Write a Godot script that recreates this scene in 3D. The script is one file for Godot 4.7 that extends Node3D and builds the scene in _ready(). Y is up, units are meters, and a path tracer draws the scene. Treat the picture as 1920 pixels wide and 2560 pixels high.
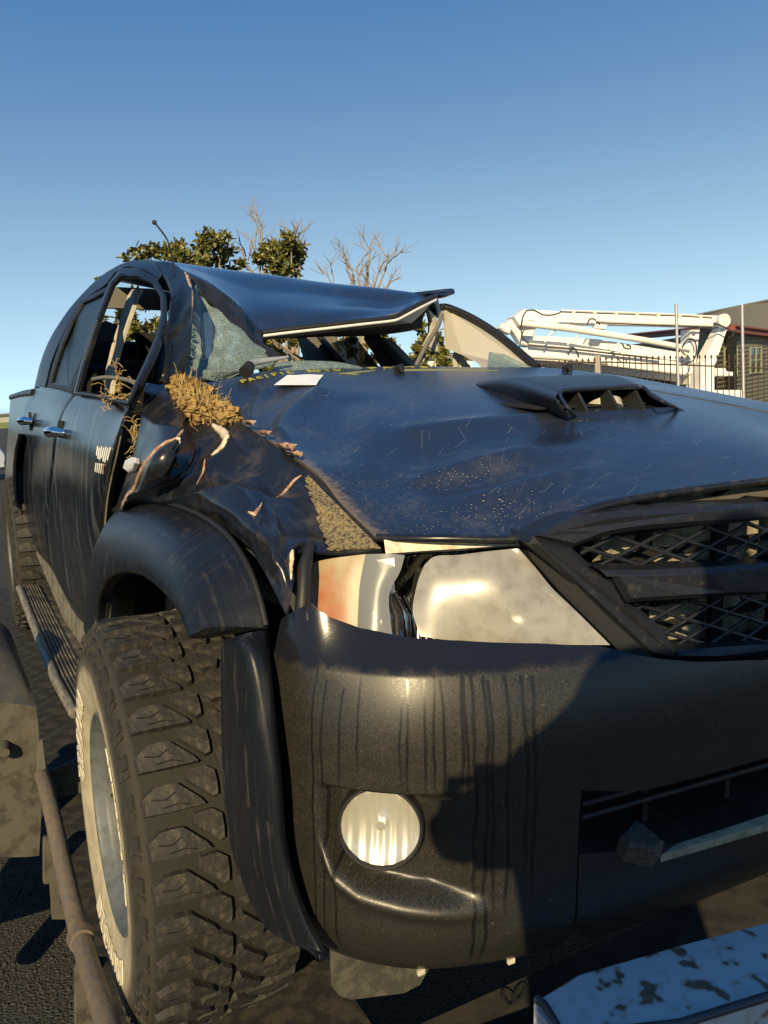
extends Node3D
# A wrecked black pickup on a low trailer, seen close up from its front right corner in low sun.
# Truck coordinates: x towards the truck's left side, y up from the trailer deck, z forwards from the front axle.

var truck_at := Transform3D(Basis(Vector3(.99861, -.05274, -.00096), Vector3(.05274, .99795, .03633), Vector3(-.00096, -.03633, .99934)), Vector3(0, .55, 0))
var M := {}
var rng := RandomNumberGenerator.new()

# ---------------------------------------------------------------- helpers
func vec(a: Array) -> PackedVector3Array:
	var p := PackedVector3Array()
	for i in range(0, a.size(), 3):
		p.append(Vector3(a[i], a[i + 1], a[i + 2]))
	return p

func vec2(a: Array) -> PackedVector2Array:
	var p := PackedVector2Array()
	for i in range(0, a.size(), 2):
		p.append(Vector2(a[i], a[i + 1]))
	return p

func lookup(c: PackedVector2Array, x: float) -> float:
	if x <= c[0].x: return c[0].y
	for i in c.size() - 1:
		if x <= c[i + 1].x:
			return lerpf(c[i].y, c[i + 1].y, (x - c[i].x) / maxf(c[i + 1].x - c[i].x, 1e-6))
	return c[c.size() - 1].y

func spline(p: PackedVector3Array, t: float) -> Vector3:
	var n := p.size() - 1
	var x := clampf(t, 0, 1) * n
	var i := mini(int(x), n - 1)
	var f := x - i
	var a := p[i - 1] if i > 0 else p[0] * 2 - p[1]
	var d := p[i + 2] if i + 2 <= n else p[n] * 2 - p[n - 1]
	return p[i].cubic_interpolate(p[i + 1], a, d, f)

func smooth_line(p: PackedVector3Array, n: int) -> PackedVector3Array:
	var o := PackedVector3Array()
	for i in n + 1: o.append(spline(p, i / float(n)))
	return o

func lattice(rows: int, pts: PackedVector3Array) -> Array:
	var c := pts.size() / rows
	var o := []
	for r in rows: o.append(pts.slice(r * c, r * c + c))
	return o

func on_lattice(l: Array, u: float, v: float) -> Vector3:
	var col := PackedVector3Array()
	for r in l: col.append(spline(r, u))
	return spline(col, v)

func out_of(l: Array, u: float, v: float, facing: Vector3) -> Vector3:
	var n := (on_lattice(l, u + .01, v) - on_lattice(l, u - .01, v)).cross(on_lattice(l, u, v + .01) - on_lattice(l, u, v - .01)).normalized()
	return n if n.dot(facing) > 0 else -n

func mesh_of(v: PackedVector3Array, n: PackedVector3Array, uv: PackedVector2Array, idx: PackedInt32Array, col = null) -> ArrayMesh:
	var a := []
	a.resize(Mesh.ARRAY_MAX)
	a[Mesh.ARRAY_VERTEX] = v
	a[Mesh.ARRAY_NORMAL] = n
	a[Mesh.ARRAY_TEX_UV] = uv
	if col != null: a[Mesh.ARRAY_COLOR] = col
	a[Mesh.ARRAY_INDEX] = idx
	var m := ArrayMesh.new()
	m.add_surface_from_arrays(Mesh.PRIMITIVE_TRIANGLES, a)
	return m

# A sheet of metal: a grid of points, given thickness away from «facing».
func sheet(g: Array, facing: Vector3, thick := .004) -> ArrayMesh:
	var nv := g.size()
	var nu: int = g[0].size()
	var v := PackedVector3Array()
	var n := PackedVector3Array()
	var uv := PackedVector2Array()
	var idx := PackedInt32Array()
	var total := Vector3.ZERO
	for j in nv:
		for i in nu:
			var du: Vector3 = g[j][mini(i + 1, nu - 1)] - g[j][maxi(i - 1, 0)]
			var dv: Vector3 = g[mini(j + 1, nv - 1)][i] - g[maxi(j - 1, 0)][i]
			var nn := du.cross(dv).normalized()
			v.append(g[j][i])
			n.append(nn)
			uv.append(Vector2(i / float(nu - 1), j / float(nv - 1)))
			total += nn
	var flip := total.dot(facing) < 0
	if flip:
		for i in n.size(): n[i] = -n[i]
	var c := nu * nv
	for k in c:
		v.append(v[k] - n[k] * thick)
		n.append(-n[k])
		uv.append(uv[k])
	for j in nv - 1:
		for i in nu - 1:
			var a := j * nu + i
			var q := [a, a + nu, a + 1, a + 1, a + nu, a + nu + 1]
			if flip: q = [a, a + 1, a + nu, a + 1, a + nu + 1, a + nu]
			for k in q: idx.append(k)
			for k in [q[0], q[2], q[1], q[3], q[5], q[4]]: idx.append(k + c)
	var ring := []
	for i in nu: ring.append(i)
	for j in range(1, nv): ring.append(j * nu + nu - 1)
	for i in range(nu - 2, -1, -1): ring.append((nv - 1) * nu + i)
	for j in range(nv - 2, 0, -1): ring.append(j * nu)
	var mid := Vector3.ZERO
	for k in ring: mid += v[k] / ring.size()
	for k in ring.size():
		var a: int = ring[k]
		var b: int = ring[(k + 1) % ring.size()]
		var s := v.size()
		var en := (v[b] - v[a]).cross(n[a]).normalized()
		if en.dot(v[a] - mid) < 0: en = -en
		for p in [a, b, b + c, a + c]:
			v.append(v[p])
			n.append(en)
			uv.append(uv[p])
		var turn := (v[b] - v[a]).cross(v[b + c] - v[a]).dot(en) > 0
		for q in ([0, 2, 1, 0, 3, 2] if turn else [0, 1, 2, 0, 2, 3]): idx.append(s + q)
	return mesh_of(v, n, uv, idx)

func grid_of(l: Array, nu: int, nv: int, push = null, facing := Vector3.UP) -> Array:
	var wide := []
	for r in l: wide.append(smooth_line(r, nu))
	var g := []
	for j in nv + 1: g.append(PackedVector3Array())
	for i in nu + 1:
		var col := PackedVector3Array()
		for r in wide: col.append(r[i])
		for j in nv + 1: g[j].append(spline(col, j / float(nv)))
	if push != null:
		var o := []
		for j in nv + 1:
			var row := PackedVector3Array()
			for i in nu + 1:
				var n := ((g[j][mini(i + 1, nu)] - g[j][maxi(i - 1, 0)]) as Vector3).cross(g[mini(j + 1, nv)][i] - g[maxi(j - 1, 0)][i]).normalized()
				if n.dot(facing) < 0: n = -n
				row.append(g[j][i] + n * float(push.call(i / float(nu), j / float(nv))))
			o.append(row)
		return o
	return g

func panel(rows: int, a: Array, facing: Vector3, nu: int, nv: int, thick := .004, push = null) -> ArrayMesh:
	return sheet(grid_of(lattice(rows, vec(a)), nu, nv, push, facing), facing, thick)

# A closed outline given depth, its front edge chamfered.
func slab(p: PackedVector3Array, back: Vector3, bevel := .004) -> ArrayMesh:
	var n := Vector3.ZERO
	var mid := Vector3.ZERO
	for i in p.size():
		n += p[i].cross(p[(i + 1) % p.size()])
		mid += p[i] / p.size()
	n = n.normalized()
	if n.dot(back) > 0: n = -n
	var ax := (p[1] - p[0]).normalized()
	var ay := n.cross(ax).normalized()
	var flat := PackedVector2Array()
	for q in p: flat.append(Vector2((q - mid).dot(ax), (q - mid).dot(ay)))
	var tri := Geometry2D.triangulate_polygon(flat)
	var inner := PackedVector3Array()
	var m := p.size()
	for i in m:
		var e0 := (p[i] - p[(i + m - 1) % m]).normalized()
		var e1 := (p[(i + 1) % m] - p[i]).normalized()
		var inw := (n.cross(e0) + n.cross(e1)).normalized()
		if not Geometry2D.is_polygon_clockwise(flat): pass
		else: inw = -inw
		inner.append(p[i] + inw * bevel)
	var st := SurfaceTool.new()
	st.begin(Mesh.PRIMITIVE_TRIANGLES)
	st.set_smooth_group(-1)
	for k in range(0, tri.size(), 3):
		face(st, inner[tri[k]], inner[tri[k + 1]], inner[tri[k + 2]], n)
		face(st, p[tri[k]] + back, p[tri[k + 1]] + back, p[tri[k + 2]] + back, -n)
	for i in m:
		var j := (i + 1) % m
		var side := ((p[i] + p[j]) / 2 - (inner[i] + inner[j]) / 2).normalized()
		var b := back.normalized() * bevel
		face(st, inner[i], inner[j], p[j] + b, n + side)
		face(st, inner[i], p[j] + b, p[i] + b, n + side)
		face(st, p[i] + b, p[j] + b, p[j] + back, side)
		face(st, p[i] + b, p[j] + back, p[i] + back, side)
	st.generate_normals()
	return st.commit()

func face(st: SurfaceTool, a: Vector3, b: Vector3, c: Vector3, facing: Vector3) -> void:
	var turn := (b - a).cross(c - a).dot(facing) > 0
	for q in ([a, c, b] if turn else [a, b, c]):
		st.set_uv(Vector2(q.x + q.z, q.y))
		st.add_vertex(q)

func add_box(st: SurfaceTool, at: Vector3, size: Vector3, b := Basis()) -> void:
	var m := BoxMesh.new()
	m.size = size
	st.append_from(m, 0, Transform3D(b, at))

func new_st() -> SurfaceTool:
	var st := SurfaceTool.new()
	st.begin(Mesh.PRIMITIVE_TRIANGLES)
	return st

func box(at: Vector3, size: Vector3, b := Basis(), bevel := .0) -> ArrayMesh:
	if bevel > 0:
		var h := size / 2
		var p := PackedVector3Array()
		for q in [[-1, -1], [1, -1], [1, 1], [-1, 1]]: p.append(at + b * Vector3(q[0] * h.x, q[1] * h.y, h.z))
		return slab(p, b * Vector3(0, 0, -size.z), bevel)
	var st := new_st()
	add_box(st, at, size, b)
	return st.commit()

# A tube along a line; radius may be one number or one per point.
func tube(p: PackedVector3Array, radius, sides := 10, flat := 1.0, flat_axis := Vector3.UP) -> ArrayMesh:
	var v := PackedVector3Array()
	var n := PackedVector3Array()
	var uv := PackedVector2Array()
	var idx := PackedInt32Array()
	var up := Vector3.UP
	for i in p.size():
		var t := (p[mini(i + 1, p.size() - 1)] - p[maxi(i - 1, 0)]).normalized()
		if absf(t.dot(up)) > .95: up = Vector3.RIGHT if absf(t.dot(Vector3.RIGHT)) < .9 else Vector3.BACK
		var x := up.cross(t).normalized()
		up = t.cross(x).normalized()
		var r: float = radius if not radius is Array else radius[mini(i, radius.size() - 1)]
		for k in sides + 1:
			var a := TAU * k / sides
			var d := x * cos(a) + up * sin(a)
			var o := d * r
			if flat < 1: o -= flat_axis * o.dot(flat_axis) * (1 - flat)
			v.append(p[i] + o)
			n.append(d)
			uv.append(Vector2(k / float(sides), i / float(p.size() - 1)))
	for i in p.size() - 1:
		for k in sides:
			var a := i * (sides + 1) + k
			var b := a + sides + 1
			idx.append_array([a, b, a + 1, a + 1, b, b + 1])
	for e in [0, p.size() - 1]:
		var s := v.size()
		var t := (p[1] - p[0]).normalized() * (-1 if e == 0 else 1) if e == 0 else (p[e] - p[e - 1]).normalized()
		v.append(p[e])
		n.append(t)
		uv.append(Vector2.ZERO)
		for k in sides + 1:
			v.append(v[e * (sides + 1) + k])
			n.append(t)
			uv.append(Vector2.ZERO)
		for k in sides:
			if e == 0: idx.append_array([s, s + 1 + k, s + 2 + k])
			else: idx.append_array([s, s + 2 + k, s + 1 + k])
	return mesh_of(v, n, uv, idx)

# A profile of (along, radius) turned about the x axis.
func lathe(prof: PackedVector2Array, seg: int, colours := PackedColorArray(), a0 := 0.0, a1 := TAU) -> ArrayMesh:
	var v := PackedVector3Array()
	var n := PackedVector3Array()
	var uv := PackedVector2Array()
	var col := PackedColorArray()
	var idx := PackedInt32Array()
	var m := prof.size()
	for k in seg + 1:
		var a := lerpf(a0, a1, k / float(seg))
		for i in m:
			var d := prof[mini(i + 1, m - 1)] - prof[maxi(i - 1, 0)]
			var nn := Vector2(-d.y, d.x).normalized()
			v.append(Vector3(prof[i].x, prof[i].y * sin(a), prof[i].y * cos(a)))
			n.append(Vector3(nn.x, nn.y * sin(a), nn.y * cos(a)))
			uv.append(Vector2(a / TAU, i / float(m)))
			if colours.size(): col.append(colours[i])
	for k in seg:
		for i in m - 1:
			var a := k * m + i
			idx.append_array([a, a + m, a + 1, a + 1, a + m, a + m + 1])
	return mesh_of(v, n, uv, idx, col if colours.size() else null)

func merged(list: Array) -> ArrayMesh:
	var st := new_st()
	for m in list: st.append_from(m, 0, Transform3D())
	return st.commit()

func obj(called: String, mesh: Mesh, mat: Material, parent: Node = self, at := Transform3D()) -> MeshInstance3D:
	var o := MeshInstance3D.new()
	o.name = called
	o.mesh = mesh
	o.material_override = mat
	o.transform = at
	parent.add_child(o, true)
	return o

func node(called: String, parent: Node = self, at := Transform3D()) -> Node3D:
	var o := Node3D.new()
	o.name = called
	o.transform = at
	parent.add_child(o, true)
	return o

func tag(o: Node, label: String, category: String, group := "") -> Node:
	o.set_meta("label", label)
	o.set_meta("category", category)
	if group: o.set_meta("group", group)
	return o

func kind(o: Node, k: String) -> Node:
	o.set_meta("kind", k)
	return o

# ---------------------------------------------------------------- materials
func paint(c: Color, rough := .6, metal := 0.0) -> StandardMaterial3D:
	var m := StandardMaterial3D.new()
	m.albedo_color = c.linear_to_srgb()
	m.roughness = rough
	m.metallic = metal
	return m

func lin(r: float, g: float, b: float) -> Color:
	return Color(r, g, b)

func noise_image(size: int, freq: float, oct: int, sd: int, cell := false) -> Image:
	var f := FastNoiseLite.new()
	f.seed = sd
	f.frequency = freq
	f.fractal_octaves = oct
	f.noise_type = FastNoiseLite.TYPE_CELLULAR if cell else FastNoiseLite.TYPE_SIMPLEX_SMOOTH
	return f.get_seamless_image(size, size)

# A mottled colour texture: two colours mixed by noise, hard or soft.
func mottled(a: Color, b: Color, freq: float, sd: int, low := .4, high := .7, stretch := 1, size := 256) -> ImageTexture:
	var s := noise_image(size, freq, 5, sd)
	var t := noise_image(size, freq * 6, 3, sd + 9)
	var im := Image.create(size, size, false, Image.FORMAT_RGB8)
	for y in size:
		for x in size:
			var k := smoothstep(low, high, s.get_pixel(x, (y / stretch) % size).r * .72 + t.get_pixel(x, y).r * .28)
			im.set_pixel(x, y, a.lerp(b, k).linear_to_srgb())
	return ImageTexture.create_from_image(im)

func tex(im: Image) -> ImageTexture:
	return ImageTexture.create_from_image(im)

func tri(m: StandardMaterial3D, scale: Vector3) -> StandardMaterial3D:
	m.uv1_triplanar = true
	m.uv1_scale = scale
	return m

func relief(m: StandardMaterial3D, t: Texture2D, cm: float) -> StandardMaterial3D:
	m.heightmap_enabled = true
	m.heightmap_texture = t
	m.heightmap_scale = cm
	return m

func streaky(base: Color, streak: Color, sd: int, low: float, high: float) -> ImageTexture:
	var f := FastNoiseLite.new()
	f.seed = sd
	f.frequency = .03
	f.fractal_octaves = 4
	var im := Image.create(256, 256, false, Image.FORMAT_RGB8)
	for y in 256:
		for x in 256:
			var k := f.get_noise_2d(x * 2.2, y * .16) * .5 + .5
			var k2 := f.get_noise_2d(x * 1.1 + 900, y * 1.0) * .5 + .5
			var s := f.get_noise_2d(x * 9.0 + 300, y * .30)
			var scratch := smoothstep(.42, .55, s) * .55
			im.set_pixel(x, y, base.lerp(streak, maxf(smoothstep(low, high, k * .65 + k2 * .35), scratch * k2)).linear_to_srgb())
	return tex(im)

func make_materials() -> void:
	var grain := tex(noise_image(256, .06, 4, 3))
	var coarse := tex(noise_image(256, .018, 5, 5))
	var dew_tex := hood_dew()
	var black := lin(.014, .020, .040)
	M.hood = paint(Color.WHITE, .36)
	M.hood.metallic_specular = .62
	M.hood.clearcoat_enabled = true
	M.hood.clearcoat = .6
	M.hood.clearcoat_roughness = .26
	M.hood.albedo_texture = hood_skin(black)
	M.hood.texture_repeat = false
	relief(M.hood, dew_tex, .16)
	M.scoop = tri(paint(lin(.017, .022, .036), .40), Vector3(1.2, 1.2, 1.2))
	relief(M.scoop, dew_tex, .22)
	M.paint = tri(paint(Color.WHITE, .36), Vector3(1.3, 1.3, 1.3))
	M.paint.albedo_texture = mottled(lin(.008, .0095, .014), lin(.022, .021, .019), .014, 21, .55, .85)
	M.paint.metallic_specular = .4
	M.crushed = tri(paint(Color.WHITE, .27), Vector3(2.2, 2.2, 2.2))
	M.crushed.albedo_texture = mottled(lin(.011, .0135, .020), lin(.075, .064, .046), .016, 33, .50, .88)
	M.crushed.metallic_specular = .45
	M.flare = tri(paint(Color.WHITE, .40), Vector3(3.2, 1.4, 3.2))
	M.flare.albedo_texture = streaky(lin(.009, .011, .016), lin(.10, .09, .075), 37, .55, .95)
	M.flare.metallic_specular = .4
	M.door = tri(paint(Color.WHITE, .24), Vector3(1.2, .8, 1.2))
	M.door.albedo_texture = streaky(lin(.009, .0115, .016), lin(.085, .098, .11), 51, .50, .80)  # pale blue streaks painted in for sky reflections along water runs
	M.door.metallic_specular = .45
	M.trim = tri(paint(lin(.014, .014, .015), .55), Vector3(6, 6, 6))
	relief(M.trim, grain, .03)
	M.grille = tri(paint(lin(.013, .0145, .02), .40), Vector3(5, 5, 5))
	M.grille.albedo_color = Color.WHITE
	M.grille.albedo_texture = mottled(lin(.013, .0145, .02), lin(.05, .045, .036), .02, 61, .62, .85)
	relief(M.grille, grain, .02)
	M.rubber = tri(paint(Color.WHITE, .8), Vector3(3, 3, 3))
	M.rubber.albedo_texture = mottled(lin(.022, .021, .019), lin(.055, .048, .036), .02, 71, .35, .7)
	M.tread = tri(paint(Color.WHITE, .72), Vector3(4, 4, 4))
	M.tread.albedo_texture = mottled(lin(.019, .0185, .018), lin(.072, .061, .044), .03, 73, .46, .85)
	relief(M.tread, grain, .12)
	M.sidewall = tri(paint(Color.WHITE, .8), Vector3(3, 3, 3))
	M.sidewall.vertex_color_use_as_albedo = true
	M.sidewall.albedo_texture = mottled(lin(.75, .72, .68), lin(1, 1, 1), .02, 75, .3, .7)
	relief(M.sidewall, grain, .06)
	M.letter = tri(paint(Color.WHITE, .6), Vector3(5, 5, 5))
	M.letter.albedo_texture = mottled(lin(.62, .58, .46), lin(.42, .37, .26), .03, 77, .42, .7)
	M.rim = tri(paint(Color.WHITE, .55, .1), Vector3(4, 4, 4))
	M.rim.albedo_texture = mottled(lin(.115, .13, .14), lin(.07, .07, .062), .02, 79, .4, .75)
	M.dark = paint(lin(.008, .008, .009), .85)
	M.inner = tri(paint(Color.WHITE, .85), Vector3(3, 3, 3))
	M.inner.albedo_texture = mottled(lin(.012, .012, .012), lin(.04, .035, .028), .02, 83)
	M.dusty = tri(paint(Color.WHITE, .85), Vector3(3, 3, 3))
	M.dusty.albedo_texture = mottled(lin(.34, .31, .22), lin(.18, .16, .11), .03, 85, .35, .7)
	M.sill = tri(paint(Color.WHITE, .6), Vector3(3, 5, 3))
	M.sill.albedo_texture = streaky(lin(.10, .095, .08), lin(.30, .27, .20), 87, .35, .75)
	M.board = tri(paint(Color.WHITE, .6), Vector3(2, 2, 2))
	M.board.albedo_texture = mottled(lin(.055, .052, .045), lin(.20, .175, .12), .016, 89, .4, .75)
	relief(M.board, grain, .06)
	M.beige = tri(paint(lin(.44, .41, .34), .75), Vector3(4, 4, 4))
	relief(M.beige, grain, .03)
	M.lining = paint(lin(.16, .15, .125), .9)
	M.chrome = paint(lin(.82, .82, .83), .07, 1.0)
	M.reflector = paint(lin(.88, .87, .84), .16, 1.0)
	M.white_plastic = paint(lin(.72, .72, .70), .4)
	M.rust = tri(paint(Color.WHITE, .85), Vector3(9, 9, 9))
	M.rust.albedo_texture = mottled(lin(.36, .16, .08), lin(.55, .46, .34), .03, 91, .40, .65)
	M.bare = tri(paint(Color.WHITE, .6), Vector3(9, 9, 9))
	M.bare.albedo_texture = mottled(lin(.68, .62, .48), lin(.40, .22, .10), .025, 93, .5, .72)
	M.mudpatch = tri(paint(Color.WHITE, .9), Vector3(9, 9, 9))
	M.mudpatch.albedo_texture = mottled(lin(.27, .21, .10), lin(.02, .019, .018), .05, 95, .46, .62)
	M.tint = paint(lin(.02, .03, .035), .05)
	M.tint.metallic_specular = .6
	M.tint_glass = paint(lin(.03, .05, .05), .05)
	M.tint_glass.transparency = BaseMaterial3D.TRANSPARENCY_ALPHA
	M.tint_glass.albedo_color.a = .8
	M.tint_dusty = paint(lin(.016, .028, .044), .4)
	M.tint_dusty.metallic_specular = .35
	var flute := Image.create(128, 128, false, Image.FORMAT_L8)
	for y in 128:
		for x in 128: flute.set_pixel(x, y, Color.WHITE * (.5 + .5 * sin(x * TAU / 16.0)) * (.8 + .2 * sin(y * TAU / 64.0)))
	M.lens = tri(paint(Color.WHITE, .34), Vector3(4, 4, 4))
	M.lens.metallic_specular = .8
	M.lens.albedo_texture = mottled(lin(.40, .385, .34), lin(.27, .255, .215), .03, 97, .40, .75)
	M.lens.clearcoat_enabled = true
	M.lens.clearcoat = .5
	M.lens.clearcoat_roughness = .2
	M.lens.transparency = BaseMaterial3D.TRANSPARENCY_ALPHA
	M.lens.albedo_color.a = .66
	var am := Image.create(128, 128, false, Image.FORMAT_RGB8)
	var an := noise_image(128, .03, 4, 15)
	for y in 128:
		for x in 128:
			var k := clampf(.95 - y / 128.0 * 1.0 + (x / 128.0 - .5) * .9 + (an.get_pixel(x, y).r - .5) * .5, 0, 1)
			am.set_pixel(x, y, lin(.34, .10, .025).lerp(lin(.36, .28, .16), k).linear_to_srgb())
	M.amber = paint(Color.WHITE, .35)
	M.amber.albedo_texture = tex(am)
	M.amber.clearcoat_enabled = true
	M.amber.clearcoat = .5
	M.amber.clearcoat_roughness = .1
	M.amber.texture_repeat = false
	M.hood_dry = tri(paint(Color.WHITE, .26), Vector3(2, 2, 2))
	M.hood_dry.albedo_texture = mottled(black, lin(.027, .033, .050), .02, 12, .55, .8)
	M.hood_dry.metallic_specular = .62
	M.hood_dry.clearcoat_enabled = true
	M.hood_dry.clearcoat = .8
	M.hood_dry.clearcoat_roughness = .12
	M.sunlit_tan = tri(paint(Color.WHITE, .8), Vector3(4, 4, 4))
	M.sunlit_tan.albedo_texture = mottled(lin(.34, .29, .19), lin(.22, .185, .12), .03, 108)
	M.steel_dim = tri(paint(Color.WHITE, .7), Vector3(4, 4, 4))
	M.steel_dim.albedo_texture = mottled(lin(.045, .045, .038), lin(.085, .08, .062), .02, 104)
	M.block = tri(paint(Color.WHITE, .9), Vector3(12, 12, 12))
	M.block.albedo_texture = mottled(lin(.10, .07, .05), lin(.04, .03, .026), .03, 114)
	M.strip = paint(lin(.24, .25, .25), .25)
	M.strip.transparency = BaseMaterial3D.TRANSPARENCY_ALPHA
	M.strip.albedo_color.a = .7
	M.fogbowl = tri(paint(lin(.88, .85, .74), .34, 1.0), Vector3(7, 7, 7))
	relief(M.fogbowl, tex(flute), .3)
	M.fogglass = paint(lin(.75, .73, .62), .26)
	tri(M.fogglass, Vector3(9, 9, 9))
	relief(M.fogglass, tex(flute), .15)
	M.fogglass.clearcoat_enabled = true
	M.fogglass.clearcoat = 1.0
	M.fogglass.clearcoat_roughness = .05
	M.fogglass.transparency = BaseMaterial3D.TRANSPARENCY_ALPHA
	M.fogglass.albedo_color.a = .26
	M.shard = tri(paint(Color.WHITE, .35), Vector3(5, 5, 5))
	M.straw = paint(lin(.46, .32, .12), .9)
	M.hay = paint(lin(.52, .36, .13), .9)
	M.hay.vertex_color_use_as_albedo = true
	M.hay.albedo_color = Color.WHITE
	M.soil = tri(paint(Color.WHITE, .95), Vector3(7, 7, 7))
	M.soil.albedo_texture = mottled(lin(.20, .12, .04), lin(.40, .26, .085), .03, 99, .35, .65)
	relief(M.soil, grain, .5)
	M.paper = tri(paint(lin(.85, .84, .85), .6), Vector3(9, 9, 9))
	M.yellow = paint(lin(.42, .38, .05), .6)
	M.yellow_faint = paint(lin(.26, .26, .09), .5)
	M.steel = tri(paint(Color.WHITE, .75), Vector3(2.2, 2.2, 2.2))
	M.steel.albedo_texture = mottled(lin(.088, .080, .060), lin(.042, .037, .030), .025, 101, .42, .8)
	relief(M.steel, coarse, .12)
	M.sky_shade_steel = tri(paint(Color.WHITE, .45), Vector3(2.2, 2.2, 2.2))  # steel with shade and the sky's blue reflection mixed into its colour
	M.sky_shade_steel.albedo_texture = mottled(lin(.040, .045, .055), lin(.07, .068, .064), .02, 102, .3, .75)
	M.pipe = tri(paint(Color.WHITE, .7), Vector3(6, 3, 3))
	M.pipe.albedo_texture = mottled(lin(.115, .098, .085), lin(.17, .13, .08), .03, 103, .35, .7)
	relief(M.pipe, grain, .1)
	M.deck = tri(paint(Color.WHITE, .85), Vector3(1.7, 1.7, 1.7))
	M.deck.albedo_texture = mottled(lin(.034, .031, .026), lin(.018, .017, .016), .02, 105, .35, .7)
	relief(M.deck, coarse, .2)
	M.chipped = tri(paint(Color.WHITE, .55), Vector3(1.15, 1.15, 1.15))
	M.chipped.albedo_texture = chipped()
	M.white = tri(paint(Color.WHITE, .5), Vector3(.5, .5, .5))
	M.white.albedo_texture = mottled(lin(.80, .79, .74), lin(.66, .63, .55), .02, 107, .5, .9)
	M.hose = paint(lin(.012, .012, .013), .5)
	M.iron = paint(lin(.07, .045, .03), .8)
	M.zinc = tri(paint(Color.WHITE, .5, .3), Vector3(3, 1, 3))
	M.zinc.albedo_texture = mottled(lin(.42, .42, .42), lin(.32, .32, .33), .03, 109)
	M.concrete = paint(lin(.38, .36, .31), .9)
	M.clad = paint(lin(.34, .31, .225), .8)
	M.fascia = paint(lin(.20, .055, .035), .6)
	M.corrugated = paint(lin(.20, .19, .165), .6)
	M.frame_green = paint(lin(.30, .31, .22), .6)
	M.glass_dark = paint(lin(.02, .03, .03), .06)
	M.asphalt = tri(paint(Color.WHITE, .9), Vector3(1.6, 1.6, 1.6))
	M.asphalt.albedo_texture = mottled(lin(.018, .018, .017), lin(.06, .057, .05), .14, 111, .35, .75)
	relief(M.asphalt, tex(noise_image(256, .22, 3, 7)), 1.2)
	M.grass = paint(lin(.24, .25, .03), .95)
	M.bark = tri(paint(Color.WHITE, .9), Vector3(4, 4, 4))
	M.bark.albedo_texture = mottled(lin(.36, .30, .23), lin(.22, .17, .12), .04, 113)
	M.leaf = paint(Color.WHITE, .35)
	M.leaf.vertex_color_use_as_albedo = true
	M.leaf.backlight_enabled = true
	M.leaf.backlight = Color(.35, .38, .10)
	M.car_white = paint(lin(.62, .66, .72), .3)
	M.pale_wall = paint(lin(.55, .53, .46), .8)
	M.cloth = paint(lin(.03, .035, .05), .9)
	M.skin = paint(lin(.45, .28, .2), .6)

func hood_dew() -> ImageTexture:
	# beads of dew, thickest towards the windscreen
	var dew := Image.create(1024, 1024, false, Image.FORMAT_L8)
	var r := RandomNumberGenerator.new()
	r.seed = 41
	for k in 9000:
		var cx := r.randi_range(3, 1020)
		var cy := int(1020 * pow(r.randf(), 1.6))
		var rad := r.randf_range(1.0, 2.3) * (1.8 if r.randf() < .10 else 1.0)
		var ir := int(ceil(rad))
		for y in range(-ir, ir + 1):
			for x in range(-ir, ir + 1):
				var q := 1.0 - (x * x + y * y) / (rad * rad)
				if q > 0:
					var px := clampi(cx + x, 0, 1023)
					var py := clampi(cy + y, 0, 1023)
					dew.set_pixel(px, py, Color.WHITE * maxf(dew.get_pixel(px, py).r, sqrt(q)))
	return tex(dew)

func hood_skin(black: Color) -> ImageTexture:
	# dark blue-black paint: road dust, fine scratches, mud thrown up along the torn side
	var im := Image.create(1024, 1024, false, Image.FORMAT_RGB8)
	var f := FastNoiseLite.new()
	f.seed = 71
	f.frequency = .006
	f.fractal_octaves = 5
	var r := RandomNumberGenerator.new()
	r.seed = 72
	for y in 1024:
		for x in 1024:
			var n := f.get_noise_2d(x, y) * .5 + .5
			var n2 := f.get_noise_2d(x * 6 + 4000, y * 6) * .5 + .5
			var dust := smoothstep(.45, .85, n * .6 + n2 * .4) * (.35 + .65 * smoothstep(700, 100, x))
			var side := smoothstep(46, 0, x + (n2 - .5) * 60) * smoothstep(150, 400, y)
			var c := black.lerp(lin(.050, .052, .060), dust)
			im.set_pixel(x, y, c.lerp(lin(.20, .15, .08), side * .7).linear_to_srgb())
	for k in 170:
		var p := Vector2(r.randf_range(20, 620), r.randf_range(250, 1010))
		var d := Vector2.from_angle(r.randfn(-.6, .5)) * r.randf_range(4, 46)
		var bright := r.randf_range(.06, .22)
		for s in 60:
			var q := p + d * (s / 60.0) + Vector2(0, sin(s * .1) * 1.2)
			var x := clampi(int(q.x), 0, 1023)
			var y := clampi(int(q.y), 0, 1023)
			im.set_pixel(x, y, im.get_pixel(x, y).lerp(lin(bright, bright, bright * .95).linear_to_srgb(), .55))
	return tex(im)

func chipped() -> ImageTexture:
	var im := noise_image(512, .02, 4, 19)
	var sp := noise_image(512, .045, 2, 23)
	var fine := noise_image(512, .09, 2, 29)
	var o := Image.create(512, 512, false, Image.FORMAT_RGB8)
	for y in 512:
		for x in 512:
			var k := im.get_pixel(x, y).r * .5 + sp.get_pixel(x, y).r * .5
			var edge := smoothstep(.645, .685, k + (fine.get_pixel(x, y).r - .5) * .12)
			var stain := smoothstep(.52, .70, k)
			o.set_pixel(x, y, lin(.52, .54, .56).lerp(lin(.36, .26, .18), stain * .6).lerp(lin(.11, .085, .07).lerp(lin(.24, .14, .08), fine.get_pixel(y, x).r), edge).linear_to_srgb())
	return tex(o)

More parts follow.
